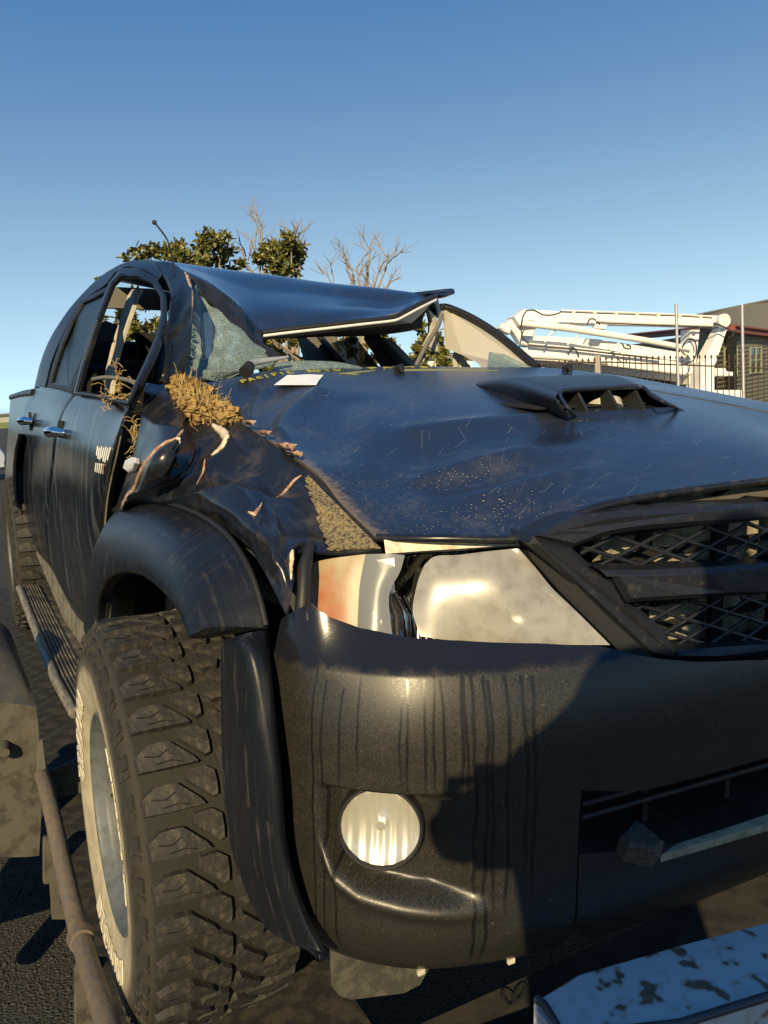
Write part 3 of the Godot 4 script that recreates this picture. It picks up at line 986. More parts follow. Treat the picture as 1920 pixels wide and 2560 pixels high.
	# dark inside the arch and engine bay
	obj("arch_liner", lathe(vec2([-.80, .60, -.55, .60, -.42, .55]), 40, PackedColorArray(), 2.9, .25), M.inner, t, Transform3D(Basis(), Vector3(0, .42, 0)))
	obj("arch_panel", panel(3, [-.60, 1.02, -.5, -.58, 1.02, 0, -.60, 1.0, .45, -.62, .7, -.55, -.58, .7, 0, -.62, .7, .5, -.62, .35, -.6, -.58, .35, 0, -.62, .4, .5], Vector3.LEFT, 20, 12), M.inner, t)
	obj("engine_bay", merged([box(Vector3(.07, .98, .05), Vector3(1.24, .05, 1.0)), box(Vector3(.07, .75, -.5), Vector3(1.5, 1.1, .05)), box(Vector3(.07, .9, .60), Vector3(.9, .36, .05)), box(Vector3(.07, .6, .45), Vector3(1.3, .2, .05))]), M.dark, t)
	obj("inner_bracket", slab(vec([-0.74,0.747,-0.719, -0.74,0.762,-0.515, -0.74,0.737,-0.416, -0.74,0.665,-0.389, -0.74,0.507,-0.946, -0.74,0.605,-0.848, -0.74,0.707,-0.755, -0.74,0.718,-0.796]), Vector3(.05, 0, -.01), .004), M.dusty, t)
	obj("splash_guard", slab(vec([-0.8,0.53,-1.388, -0.8,0.663,-1.154, -0.8,0.748,-0.831, -0.8,0.792,-0.599, -0.8,0.577,-0.715, -0.8,0.347,-1.516]), Vector3(.03, 0, -.02), .004), M.steel_dim, t)
	# flare
	var fr := vec([-0.875,0.568,-0.975, -0.865,0.737,-0.909, -0.85,0.867,-0.836, -0.84,0.973,-0.632, -0.832,1.032,-0.367, -0.83,1.069,-0.047, -0.83,1.079,0.195, -0.83,1.068,0.36, -0.83,1.035,0.461, -0.83,0.995,0.511, -0.832,0.96,0.541, -0.901,0.598,-0.86, -0.891,0.745,-0.811, -0.878,0.862,-0.744, -0.87,0.96,-0.557, -0.863,1.018,-0.313, -0.86,1.054,-0.023, -0.86,1.065,0.199, -0.86,1.055,0.351, -0.86,1.027,0.447, -0.86,0.993,0.497, -0.862,0.962,0.527, -0.937,0.648,-0.66, -0.927,0.755,-0.639, -0.917,0.847,-0.584, -0.913,0.933,-0.426, -0.907,0.989,-0.218, -0.903,1.023,0.018, -0.903,1.035,0.205, -0.903,1.029,0.336, -0.903,1.009,0.424, -0.903,0.984,0.472, -0.905,0.962,0.503, -0.955,0.692,-0.402, -0.945,0.748,-0.419, -0.94,0.808,-0.379, -0.94,0.878,-0.257, -0.935,0.931,-0.096, -0.93,0.963,0.072, -0.93,0.976,0.212, -0.93,0.976,0.316, -0.93,0.967,0.393, -0.93,0.954,0.439, -0.932,0.942,0.472, -0.92,0.687,-0.394, -0.91,0.742,-0.411, -0.905,0.801,-0.371, -0.905,0.869,-0.252, -0.9,0.922,-0.094, -0.895,0.953,0.07, -0.895,0.966,0.208, -0.895,0.965,0.31, -0.895,0.956,0.385, -0.895,0.944,0.43, -0.897,0.932,0.463])
	obj("wheel_arch_flare", sheet(grid_of(lattice(5, fr), 90, 24), Vector3(-1, .3, 0), .006), M.flare, t)
	obj("flare_edge", tube(smooth_line(vec([-0.853,0.871,-0.833, -0.843,0.977,-0.629, -0.835,1.036,-0.364, -0.833,1.073,-0.044, -0.833,1.083,0.198, -0.833,1.072,0.363, -0.833,1.039,0.464, -0.833,0.999,0.514, -0.835,0.964,0.544]), 40), .005, 8), M.trim, t)
	obj("flare_end", slab(PackedVector3Array([fr[10], fr[21], fr[32], fr[43], fr[54]]), Vector3(.004, .002, -.01), .001), M.flare, t)
	# the narrow guard between tyre and bumper
	obj("wheel_guard", panel(7, [-0.885,0.937,0.5, -0.87,0.958,0.547, -0.842,0.959,0.546, -0.825,0.949,0.528, -0.885,0.906,0.478, -0.885,0.94,0.588, -0.858,0.917,0.607, -0.83,0.891,0.553, -0.885,0.727,0.458, -0.89,0.791,0.604, -0.865,0.793,0.649, -0.835,0.756,0.591, -0.88,0.603,0.462, -0.885,0.677,0.612, -0.862,0.681,0.655, -0.835,0.644,0.608, -0.875,0.543,0.496, -0.875,0.602,0.619, -0.85,0.605,0.665, -0.83,0.581,0.641, -0.86,0.494,0.569, -0.852,0.523,0.634, -0.835,0.54,0.683, -0.82,0.534,0.684, -0.835,0.527,0.697, -0.83,0.53,0.706, -0.82,0.523,0.704, -0.81,0.513,0.697], Vector3(-.5, 0, 1), 24, 60, .01), M.flare, t)
	# bumper
	var bt := vec2([0.0508,0.9417, 0.0995,0.9690, 0.1260,0.9897, 0.1402,1.0016, 0.1519,0.9913, 0.1659,0.9819, 0.1970,0.9680, 0.2400,0.9602, 0.2919,0.9542, 0.3376,0.9435, 0.3668,0.9317, 0.3873,0.9099, 0.4108,0.8903, 0.4459,0.8721])
	var bb := vec2([.102, .95, .108, .86, 0.1150,0.7574, 0.1231,0.7005, 0.1284,0.6386, 0.1412,0.5685, 0.1530,0.5146, 0.1629,0.4439, 0.1934,0.4411, 0.2215,0.4376, 0.2581,0.4342, 0.2883,0.4328, 0.3137,0.4320, 0.3347,0.4337, 0.3424,0.4411, 0.3460,0.4709, 0.3543,0.4898])
	var top := func(s: float) -> float: return lookup(bt, minf(s, 1 - s))
	var bot := func(s: float) -> float: return lookup(bb, minf(s, 1 - s))
	var band := func(s: float) -> float: return lookup(vec2([.349, .735, .382, .712, .447, .708, .5, .706]), minf(s, 1 - s))
	var bart := func(s: float) -> float: return lookup(vec2([.35, .634, .369, .624, .45, .587, .5, .58]), minf(s, 1 - s))
	var barb := func(s: float) -> float: return lookup(vec2([.351, .503, .369, .448, .454, .440, .5, .436]), minf(s, 1 - s))
	var under := func(s: float) -> float: return bot.call(s) if minf(s, 1 - s) < .3506 else band.call(s)
	var ss := steps(.102, .3505, 200)
	ss.append_array(steps(.3508, .6492, 70))
	ss.append_array(steps(.6495, .898, 90))
	var bump := obj("front_bumper", bumper_sheet(ss, 130, under, top, .008), M.bumper, t)
	obj("bumper_bar", bumper_sheet(steps(.3514, .6486, 80), 16, barb, bart, .15), M.bumper, bump)
	obj("intake_back", box(Vector3(.07, .66, .66), Vector3(1.0, .36, .02)), M.dark, bump)
	for k in 2: obj("intake_slat", tube(PackedVector3Array([Vector3(-.42, .655 + .022 * k, .775), Vector3(.07, .648 + .022 * k, .80), Vector3(.55, .655 + .022 * k, .775)]), .006, 6), M.trim, bump)
	for k in 4: obj("intake_post", box(Vector3(-.28 + .2 * k, .66, .765), Vector3(.012, .13, .02)), M.trim, bump)
	obj("lit_ledge", slab(vec([-0.342,0.618,0.865, -0.295,0.616,0.852, -0.064,0.604,0.854, -0.09,0.602,0.873]), Vector3(0, -.012, 0), .002), M.sunlit_tan, bump)  # thin tan plate; its colour stands in for sunlight on the bar
	for q in vec([-0.658,0.429,0.691, -0.523,0.429,0.739]): obj("bumper_clip", box(q + Vector3(0, -.002, .004), Vector3(.012, .008, .006), Basis(), .001), M.letter, bump)
	# fog lamp
	var fc: Vector3 = vec([-0.739,0.694,0.715])[0]
	var fb := Basis.looking_at(Vector3(.56, -.10, -.80), Vector3.UP) # local -z into the truck
	var fog := node("fog_lamp", t, Transform3D(fb, fc + Vector3(.004, 0, -.006)))
	var turn := Basis(Vector3.UP, PI / 2)
	var bowl := PackedVector2Array()
	for k in 13: bowl.append(Vector2(.009 + .016 * (1 - pow(k / 12.0, 2)), .057 * k / 12.0 + .0005))
	obj("reflector_bowl", lathe(bowl, 48), M.fogbowl, fog, Transform3D(turn))
	obj("lamp_glass", lathe(vec2([.0, .0005, .001, .02, .004, .04, .008, .057]), 48), M.fogglass, fog, Transform3D(turn))
	obj("bezel", lathe(vec2([.006, .0565, -.001, .0575, -.002, .060, .002, .0625, .02, .064, .04, .062]), 56), M.trim, fog, Transform3D(turn))
	obj("bulb_shield", tube(vec([0, 0, -.024, 0, 0, -.010]), [.008, .007], 14), M.chrome, fog)
	var facets := []
	for k in 9:
		var x := -.040 + .01 * k
		facets.append(tube(PackedVector3Array([Vector3(x, -sqrt(maxf(.0022 - x * x, 0)) * .95, -.016 - .0), Vector3(x, sqrt(maxf(.0022 - x * x, 0)) * .95, -.016)]), .0012, 5))
	# headlamp
	var lamp := node("headlamp", t)
	obj("amber_lens", panel(5, [-0.752,1.019,0.482, -0.734,1.038,0.494, -0.712,1.047,0.515, -0.686,1.052,0.534, -0.668,1.055,0.547, -0.758,1.004,0.485, -0.736,1.02,0.506, -0.716,1.027,0.523, -0.696,1.031,0.539, -0.676,1.035,0.552, -0.762,0.988,0.492, -0.74,1,0.515, -0.721,1.004,0.533, -0.704,1.006,0.547, -0.686,1.007,0.56, -0.766,0.968,0.503, -0.749,0.971,0.525, -0.73,0.973,0.543, -0.713,0.974,0.558, -0.695,0.973,0.572, -0.771,0.941,0.519, -0.754,0.938,0.542, -0.735,0.937,0.561, -0.721,0.937,0.573, -0.705,0.936,0.586], Vector3(-.6, .3, .8), 40, 40, .004), M.amber, lamp)
	obj("side_lens", panel(5, [-0.669,1.055,0.547, -0.653,1.055,0.558, -0.635,1.055,0.57, -0.618,1.054,0.581, -0.677,1.035,0.552, -0.662,1.035,0.562, -0.646,1.033,0.575, -0.63,1.03,0.587, -0.687,1.007,0.56, -0.673,1.008,0.569, -0.66,1.006,0.58, -0.649,1.002,0.589, -0.696,0.973,0.572, -0.684,0.973,0.581, -0.67,0.972,0.592, -0.657,0.969,0.602, -0.706,0.933,0.587, -0.694,0.932,0.597, -0.678,0.931,0.608, -0.661,0.929,0.621], Vector3(-.6, .3, .8), 20, 40, .003, func(u, v): return .012 * sin(u * 3.0) * (.4 + v * .3)), M.strip, lamp)
	obj("main_lens", panel(5, [-0.596,1.041,0.604, -0.578,1.053,0.608, -0.545,1.055,0.625, -0.505,1.059,0.643, -0.476,1.062,0.656, -0.461,1.062,0.663, -0.606,1.025,0.606, -0.578,1.03,0.619, -0.539,1.033,0.639, -0.5,1.035,0.657, -0.468,1.037,0.672, -0.445,1.036,0.682, -0.617,1.002,0.611, -0.583,1.005,0.629, -0.54,1.006,0.651, -0.495,1.006,0.673, -0.456,1.006,0.691, -0.428,1.004,0.705, -0.626,0.974,0.619, -0.59,0.974,0.64, -0.542,0.974,0.665, -0.487,0.973,0.692, -0.439,0.972,0.715, -0.402,0.97,0.732, -0.624,0.94,0.637, -0.594,0.935,0.656, -0.546,0.931,0.683, -0.487,0.927,0.714, -0.426,0.924,0.743, -0.366,0.921,0.769], Vector3(-.4, .3, .8), 60, 50, .004, func(u, v): return .016 * sin(PI * u) * sin(PI * clampf(v, 0, 1)) + .0015 * sin(u * 14)), M.lens, lamp)
	var gp := vec([-0.619,1.035,0.521, -0.555,1.035,0.56, -0.612,0.989,0.556, -0.63,0.943,0.574, -0.593,0.943,0.597, -0.591,1.006,0.558])
	var back := Transform3D(Basis(), Vector3(.03, -.012, -.075))
	obj("lamp_bowl", panel(3, [-.80, 1.075, .33, -.60, 1.09, .50, -.40, 1.10, .58, -.15, 1.10, .60, -.80, .98, .36, -.60, .98, .50, -.40, .98, .58, -.15, .98, .60, -.80, .86, .38, -.60, .86, .52, -.40, .86, .60, -.15, .86, .62], Vector3(-.4, 0, 1), 20, 10, .006), M.trim, lamp, back)
	obj("chrome_bowl", panel(3, [-.70, 1.04, .55, -.60, 1.05, .60, -.50, 1.06, .64, -.69, .97, .52, -.60, .97, .55, -.50, .97, .60, -.68, .89, .56, -.60, .89, .61, -.50, .89, .66], Vector3(-.4, .2, 1), 24, 20, .004, func(u, v): return .006 * sin(u * 40) * sin(v * 9)), M.reflector, lamp, back)
	for k in 9:
		var x := -.672 + .012 * k
		obj("chrome_rib", tube(PackedVector3Array([Vector3(x, 1.01 - .006 * k, .605 + .006 * k), Vector3(x + .016, .96, .612 + .005 * k), Vector3(x + .008, .89, .635 + .004 * k)]), [.004, .007, .004], 6), M.chrome if k % 3 != 1 else M.trim, lamp, Transform3D(Basis(), Vector3(.01, 0, -.035)))
	for q in [[Vector3(-.545, .955, .625), .075], [Vector3(-.425, .965, .665), .055]]:
		var dish := PackedVector2Array()
		for k in 11: dish.append(Vector2(.055 * (1 - pow(k / 10.0, 2)), q[1] * k / 10.0 + .0005))
		obj("reflector_dish", lathe(dish, 40), M.reflector, lamp, Transform3D(Basis.looking_at(Vector3(.45, -.12, -.8), Vector3.UP) * Basis(Vector3.UP, PI / 2), q[0]))
		obj("dish_ring", lathe(vec2([-.002, q[1], -.004, q[1] + .003, .004, q[1] + .006]), 40), M.trim, lamp, Transform3D(Basis.looking_at(Vector3(.45, -.12, -.8), Vector3.UP) * Basis(Vector3.UP, PI / 2), q[0]))
		obj("lamp_bulb", tube(PackedVector3Array([q[0] + Vector3(.02, -.005, -.04), q[0] + Vector3(0, 0, -.005)]), [.009, .008], 10), M.strip, lamp)
	obj("bulb_holder", tube(vec([-.652, 1.005, .545, -.644, 1.003, .575]), .014, 16), M.white_plastic, lamp)
	obj("broken_bracket", slab(vec([-.655, 1.046, .555, -.630, 1.050, .57, -.632, 1.036, .575, -.650, 1.030, .565]), Vector3(0, 0, -.004), .001), M.reflector, lamp)
	obj("lamp_top_edge", panel(2, [-0.635,1.074,0.545, -0.587,1.073,0.576, -0.531,1.073,0.605, -0.475,1.074,0.634, -0.428,1.074,0.655, -0.638,1.054,0.556, -0.591,1.058,0.583, -0.535,1.061,0.611, -0.478,1.064,0.638, -0.438,1.065,0.656], Vector3(0, .6, 1), 30, 6, .01), M.bare, lamp)
	obj("lamp_side_gap", slab(vec([-0.449,1.066,0.669, -0.437,1.062,0.677, -0.401,1.021,0.711, -0.357,0.962,0.754, -0.302,0.896,0.802, -0.349,0.904,0.782, -0.375,0.94,0.757, -0.418,0.999,0.713, -0.447,1.046,0.679]), Vector3(.02, 0, -.08), .002), M.dark, lamp)
	obj("bracket_flash", slab(vec([-0.435,1.047,0.679, -0.425,1.048,0.683, -0.406,1.025,0.702, -0.419,1.012,0.701, -0.43,1.03,0.688]), Vector3(0, 0, -.01), .002), M.white_plastic, lamp)
	# grille
	var gr := node("front_grille", t)
	grille_bar("top_bar", [-0.463,1.089,0.708, -0.425,1.104,0.716, -0.387,1.115,0.723, -0.343,1.118,0.732, -0.286,1.119,0.741, -0.168,1.117,0.757, 0.001,1.111,0.768, 0.002,1.082,0.77, -0.087,1.082,0.765, -0.184,1.085,0.757, -0.272,1.086,0.745, -0.315,1.084,0.738, -0.351,1.08,0.732, -0.4,1.066,0.723], gr, .06)
	grille_bar("diagonal_bar", [-0.47,1.077,0.707, -0.463,1.089,0.708, -0.4,1.066,0.723, -0.366,1.035,0.731, -0.33,1.013,0.739, -0.305,0.972,0.746, -0.277,0.957,0.751, -0.233,0.92,0.759, -0.209,0.882,0.764, -0.213,0.868,0.764, -0.265,0.88,0.756], gr, .08)
	grille_bar("middle_bar", [-0.376,1.038,0.741, -0.353,1.031,0.746, -0.282,1.024,0.758, -0.154,1.017,0.775, -0.011,1.01,0.785, -0.009,0.956,0.788, -0.118,0.964,0.781, -0.21,0.97,0.771, -0.315,0.976,0.756, -0.34,1.016,0.749], gr, .06)
	grille_bar("bottom_bar", [-0.209,0.882,0.764, -0.12,0.874,0.773, 0.01,0.86,0.781, 0.011,0.836,0.782, -0.12,0.853,0.774, -0.213,0.868,0.764], gr, .06)
	mesh_strands(vec([-0.373,1.058,0.694, -0.322,1.071,0.703, -0.24,1.077,0.715, 0.05,1.072,0.736, 0.053,0.993,0.74, -0.239,1.011,0.718, -0.329,1.021,0.704]), gr)
	mesh_strands(vec([-0.274,0.96,0.716, -0.162,0.953,0.731, 0.055,0.936,0.743, 0.059,0.841,0.748, -0.173,0.866,0.734]), gr)
	for n in ["top_bar", "diagonal_bar", "middle_bar", "bottom_bar"]:
		obj(n, mirrored((gr.get_node(n) as MeshInstance3D).mesh, .07), M.grille, gr)
	for c in gr.get_children():
		if String(c.name).begins_with("mesh_strand"): obj("mesh_strand", mirrored((c as MeshInstance3D).mesh, .07), M.grille, gr)
	obj("centre_bar", box(Vector3(.10, .985, .735), Vector3(.07, .27, .03), Basis(), .006), M.grille, gr)
	obj("far_lens", mirrored((lamp.get_node("main_lens") as MeshInstance3D).mesh, .07), M.lens, lamp)
	obj("radiator_core", box(Vector3(.07, .98, .655), Vector3(.72, .28, .02)), M.dusty, gr)
	for k in 4: obj("radiator_support", box(Vector3(-.20 + .19 * k, .98, .672), Vector3(.03, .29, .012)), M.dark, gr)
	for k in 5: obj("radiator_hole", box(Vector3(.02 * k - .1, .89 + .045 * k, .668), Vector3(.5, .014, .010)), M.dark, gr)
	obj("crossmember", panel(2, [-.36, 1.105, .66, -.1, 1.122, .69, .2, 1.125, .69, .5, 1.10, .66, -.36, 1.085, .64, -.1, 1.10, .66, .2, 1.105, .66, .5, 1.08, .64], Vector3(0, 1, 1), 30, 4, .02, func(u, v): return .008 * sin(u * 37) * sin(u * 11)), M.steel, gr)
	# cab
	var rail := obj("roof_rail", panel(3, [-0.836,1.303,-2.616, -0.805,1.42,-2.576, -0.765,1.53,-2.494, -0.702,1.636,-2.416, -0.64,1.719,-2.319, -0.551,1.806,-2.3, -0.489,1.844,-2.15, -0.453,1.839,-1.95, -0.465,1.802,-1.7, -0.494,1.754,-1.4, -0.512,1.708,-1.15, -0.841,1.313,-2.387, -0.811,1.425,-2.348, -0.772,1.534,-2.26, -0.705,1.647,-2.235, -0.662,1.705,-2.05, -0.615,1.751,-1.92, -0.569,1.79,-1.829, -0.554,1.785,-1.625, -0.553,1.762,-1.45, -0.563,1.726,-1.24, -0.573,1.682,-1.035, -0.835,1.311,-2.158, -0.806,1.418,-2.12, -0.766,1.526,-2.025, -0.696,1.646,-2.055, -0.672,1.678,-1.78, -0.667,1.684,-1.539, -0.637,1.724,-1.508, -0.644,1.719,-1.3, -0.629,1.71,-1.2, -0.621,1.685,-1.08, -0.622,1.644,-0.92], Vector3(-1, .5, 0), 60, 12, .012), M.paint, t)
	var rw := vec([-0.835,1.311,-2.067, -0.81,1.4,-2.058, -0.774,1.506,-2.014, -0.725,1.597,-2.061, -0.67,1.68,-2.128, -0.676,1.672,-1.729, -0.682,1.664,-1.41, -0.718,1.609,-1.263, -0.766,1.526,-1.134, -0.794,1.452,-1.172, -0.817,1.375,-1.232, -0.838,1.292,-1.306, -0.836,1.301,-1.634, -0.83,1.329,-1.957, -0.81,1.402,-1.925, -0.778,1.495,-1.887, -0.734,1.582,-1.918, -0.692,1.651,-1.923, -0.697,1.643,-1.575, -0.697,1.644,-1.373, -0.725,1.597,-1.28, -0.768,1.522,-1.164, -0.794,1.451,-1.212, -0.816,1.379,-1.302, -0.833,1.316,-1.42, -0.832,1.321,-1.66])
	var rear_win := node("rear_door_window", t)
	ring("window_frame", rw.slice(0, 13), rw.slice(13), .008, M.trim, rear_win)
	obj("pane", slab(vec([-0.818,1.33,-2.066, -0.797,1.404,-2.033, -0.764,1.5,-1.996, -0.717,1.591,-2.044, -0.669,1.665,-2.072, -0.675,1.657,-1.71, -0.675,1.657,-1.499, -0.707,1.607,-1.383, -0.754,1.528,-1.251, -0.78,1.455,-1.301, -0.804,1.381,-1.391, -0.821,1.316,-1.513, -0.82,1.321,-1.76]), Vector3(.006, 0, 0), .0005), M.tint_dusty, rear_win)
	var fw := vec([-0.845,1.289,-1.24, -0.818,1.394,-1.191, -0.771,1.529,-1.179, -0.683,1.671,-1.371, -0.643,1.724,-1.362, -0.665,1.675,-0.975, -0.662,1.626,-0.769, -0.68,1.559,-0.59, -0.714,1.49,-0.459, -0.762,1.425,-0.328, -0.798,1.371,-0.281, -0.832,1.319,-0.26, -0.848,1.269,-0.296, -0.846,1.281,-0.66, -0.847,1.297,-1.117, -0.821,1.394,-1.08, -0.775,1.522,-1.076, -0.706,1.645,-1.185, -0.688,1.668,-1.112, -0.681,1.642,-0.904, -0.675,1.604,-0.746, -0.688,1.551,-0.591, -0.715,1.494,-0.488, -0.764,1.428,-0.353, -0.802,1.371,-0.307, -0.833,1.322,-0.282, -0.85,1.279,-0.295, -0.849,1.289,-0.641])
	var fw2 := vec([-0.844,1.297,-1.139, -0.818,1.394,-1.097, -0.772,1.523,-1.09, -0.701,1.648,-1.216, -0.684,1.671,-1.135, -0.679,1.643,-0.914, -0.673,1.605,-0.755, -0.685,1.553,-0.604, -0.711,1.496,-0.504, -0.76,1.429,-0.368, -0.798,1.372,-0.321, -0.83,1.322,-0.296, -0.847,1.278,-0.31, -0.846,1.288,-0.659, -0.829,1.301,-1.178, -0.803,1.398,-1.132, -0.758,1.524,-1.115, -0.688,1.646,-1.262, -0.666,1.675,-1.228, -0.672,1.638,-0.943, -0.665,1.605,-0.793, -0.674,1.557,-0.667, -0.693,1.504,-0.594, -0.74,1.437,-0.469, -0.78,1.376,-0.416, -0.813,1.325,-0.383, -0.832,1.281,-0.383, -0.83,1.291,-0.737])
	var front_win := node("front_door_window", t)
	ring("window_frame", fw.slice(0, 14), fw.slice(14), .012, M.paint, front_win)
	ring("window_rubber", fw2.slice(0, 14), fw2.slice(14), .006, M.trim, front_win)
	obj("sill_wire", tube(smooth_line(vec([-0.824,1.336,-0.943, -0.817,1.34,-0.779, -0.815,1.336,-0.595, -0.818,1.331,-0.459, -0.821,1.325,-0.366]), 20), .006, 7), M.lining, front_win)
	obj("pillar_trim", slab(vec([-0.577,1.67,-1.501, -0.597,1.643,-1.287, -0.615,1.615,-1.275, -0.663,1.533,-1.191, -0.697,1.441,-1.196, -0.721,1.362,-1.2, -0.738,1.289,-1.162, -0.739,1.288,-1.29, -0.72,1.364,-1.339, -0.693,1.454,-1.342, -0.651,1.553,-1.372, -0.598,1.643,-1.491]), Vector3(.015, 0, 0), .004), M.beige, t)
	var ap := obj("windscreen_pillar", panel(6, [-0.605,1.686,-0.982, -0.575,1.672,-0.915, -0.545,1.646,-0.865, -0.68,1.559,-0.542, -0.65,1.556,-0.552, -0.61,1.554,-0.585, -0.72,1.487,-0.41, -0.69,1.484,-0.431, -0.64,1.486,-0.506, -0.75,1.426,-0.367, -0.72,1.422,-0.383, -0.67,1.419,-0.445, -0.775,1.368,-0.376, -0.75,1.363,-0.345, -0.69,1.368,-0.418, -0.79,1.326,-0.434, -0.77,1.32,-0.318, -0.7,1.323,-0.407], Vector3(-1, .2, .4), 24, 50, .012, func(u, v): return .004 * sin(v * 9 + u * 5)), M.paint, t)
	obj("torn_edge", tube(smooth_line(vec([-0.549,1.65,-0.853, -0.614,1.558,-0.573, -0.644,1.49,-0.494, -0.674,1.423,-0.433, -0.694,1.372,-0.406, -0.704,1.327,-0.395]), 50), .006, 7), M.rust, ap)
	obj("aerial", tube(smooth_line(vec([-0.6,1.554,-0.732, -0.6,1.588,-0.744, -0.61,1.626,-0.738, -0.62,1.68,-0.733, -0.63,1.718,-0.73, -0.64,1.748,-0.753, -0.65,1.78,-0.795]), 40), .0028, 6), M.hose, t)
	obj("aerial_base", tube(vec([-0.6,1.551,-0.724, -0.605,1.589,-0.72]), [.011, .008], 10), M.trim, t)
	obj("aerial_tip", sphere((vec([-0.6,1.554,-0.732, -0.6,1.588,-0.744, -0.61,1.626,-0.738, -0.62,1.68,-0.733, -0.63,1.718,-0.73, -0.64,1.748,-0.753, -0.65,1.78,-0.795]))[6], .007), M.hose, t)
	# windscreen remains
	crazed_glass()
	var ws := node("windscreen", t)
	obj("crazed_glass", panel(6, [-0.525,1.612,-0.865, -0.519,1.607,-0.858, -0.515,1.601,-0.849, -0.51,1.594,-0.84, -0.569,1.534,-0.759, -0.547,1.535,-0.761, -0.522,1.539,-0.765, -0.491,1.544,-0.772, -0.607,1.465,-0.666, -0.57,1.46,-0.659, -0.519,1.47,-0.672, -0.46,1.481,-0.687, -0.637,1.406,-0.586, -0.586,1.398,-0.575, -0.513,1.408,-0.588, -0.418,1.43,-0.619, -0.66,1.357,-0.519, -0.606,1.351,-0.512, -0.514,1.357,-0.519, -0.38,1.388,-0.561, -0.659,1.332,-0.486, -0.62,1.33,-0.483, -0.575,1.335,-0.49, -0.542,1.346,-0.505], Vector3(-.2, .5, 1), 40, 50, .006, func(u, v): return .012 * sin(u * 5 + v * 7) + .004 * sin(v * 31)), M.shard, ws)
	obj("glass_remnant", panel(2, [-0.385,1.38,-0.55, -0.296,1.384,-0.556, -0.195,1.381,-0.552, -0.124,1.367,-0.534, -0.412,1.351,-0.512, -0.312,1.357,-0.519, -0.207,1.363,-0.527, -0.12,1.364,-0.529], Vector3(0, 1, 1), 20, 6, .006), M.shard, ws)
	obj("black_surround", panel(2, [-0.524,1.638,-0.899, -0.475,1.624,-0.88, -0.446,1.57,-0.807, -0.429,1.507,-0.723, -0.403,1.46,-0.659, -0.366,1.391,-0.566, -0.521,1.615,-0.869, -0.502,1.59,-0.835, -0.488,1.538,-0.764, -0.461,1.478,-0.684, -0.42,1.427,-0.614, -0.383,1.383,-0.555], Vector3(0, .5, 1), 40, 8, .012, func(u, v): return .008 * sin(u * 21)), M.trim, ws)
	var rr := RandomNumberGenerator.new()
	rr.seed = 4
	var fringe := []
	var fp := smooth_line(vec([-0.662,1.356,-0.509, -0.643,1.395,-0.561, -0.622,1.44,-0.623, -0.59,1.501,-0.705, -0.546,1.58,-0.811]), 40)
	for k in 110:
		var q := fp[rr.randi_range(0, 40)] + Vector3(rr.randf_range(-.012, .02), rr.randf_range(-.02, .02), rr.randf_range(-.01, .01))
		fringe.append(box(q, Vector3(rr.randf_range(.004, .012), rr.randf_range(.004, .012), .004), Basis(Vector3(rr.randf(), rr.randf(), rr.randf()).normalized(), rr.randf() * 6)))
	kind(obj("glass_crumbs", merged(fringe), M.shard, ws), "stuff")
	var wp := vec([-0.516,1.348,-0.44, -0.494,1.369,-0.46, -0.47,1.377,-0.48, -0.368,1.392,-0.5])
	obj("wiper_arm", tube(PackedVector3Array([wp[1], wp[2], wp[3]]), [.012, .010, .004], 8), M.zinc, t)
	obj("wiper_pivot", tube(PackedVector3Array([wp[0], wp[1]]), [.018, .014], 8), M.trim, t)
	# roof
	var roof := obj("roof", panel(5, [-0.47,1.83,-2.5, -0.373,1.816,-2.5, -0.276,1.802,-2.5, -0.179,1.788,-2.5, -0.082,1.774,-2.5, 0.015,1.76,-2.5, 0.112,1.746,-2.5, 0.209,1.732,-2.5, 0.306,1.718,-2.5, 0.403,1.704,-2.5, -0.453,1.839,-1.95, -0.322,1.83,-1.9, -0.196,1.807,-1.8, -0.065,1.784,-1.72, 0.069,1.765,-1.65, 0.222,1.745,-1.58, 0.372,1.724,-1.5, 0.499,1.695,-1.38, 0.538,1.671,-1.25, 0.518,1.667,-1.12, -0.414,1.782,-1.6, -0.364,1.75,-1.5, -0.273,1.712,-1.42, -0.164,1.67,-1.35, -0.063,1.656,-1.32, 0.095,1.651,-1.3, 0.254,1.642,-1.27, 0.38,1.628,-1.22, 0.458,1.64,-1.15, 0.493,1.658,-1.09, -0.468,1.711,-1.2, -0.417,1.685,-1.16, -0.348,1.625,-1.12, -0.252,1.571,-1.09, -0.16,1.578,-1.08, -0.01,1.583,-1.07, 0.146,1.586,-1.06, 0.279,1.583,-1.05, 0.362,1.612,-1.05, 0.471,1.652,-1.06, -0.478,1.678,-1.12, -0.425,1.661,-1.09, -0.343,1.594,-1.03, -0.273,1.496,-0.98, -0.176,1.508,-0.97, -0.046,1.524,-0.96, 0.09,1.541,-0.95, 0.226,1.558,-0.95, 0.318,1.593,-0.98, 0.448,1.645,-1.03], Vector3(-.2, 1, .5), 110, 80, .012, func(u, v): return .004 * sin(u * 17 + v * 5) * sin(v * 9) * smoothstep(0, .1, minf(minf(u, 1 - u), minf(v, 1 - v)))), M.hood_dry, t)
	obj("roof_gutter", tube(smooth_line(vec([-0.27,1.487,-0.97, -0.18,1.499,-0.96, -0.05,1.515,-0.95, 0.084,1.532,-0.94, 0.197,1.546,-0.94, 0.23,1.553,-0.94, 0.263,1.566,-0.95, 0.339,1.599,-0.97, 0.444,1.638,-1.02]), 40), .010, 8), M.trim, roof)
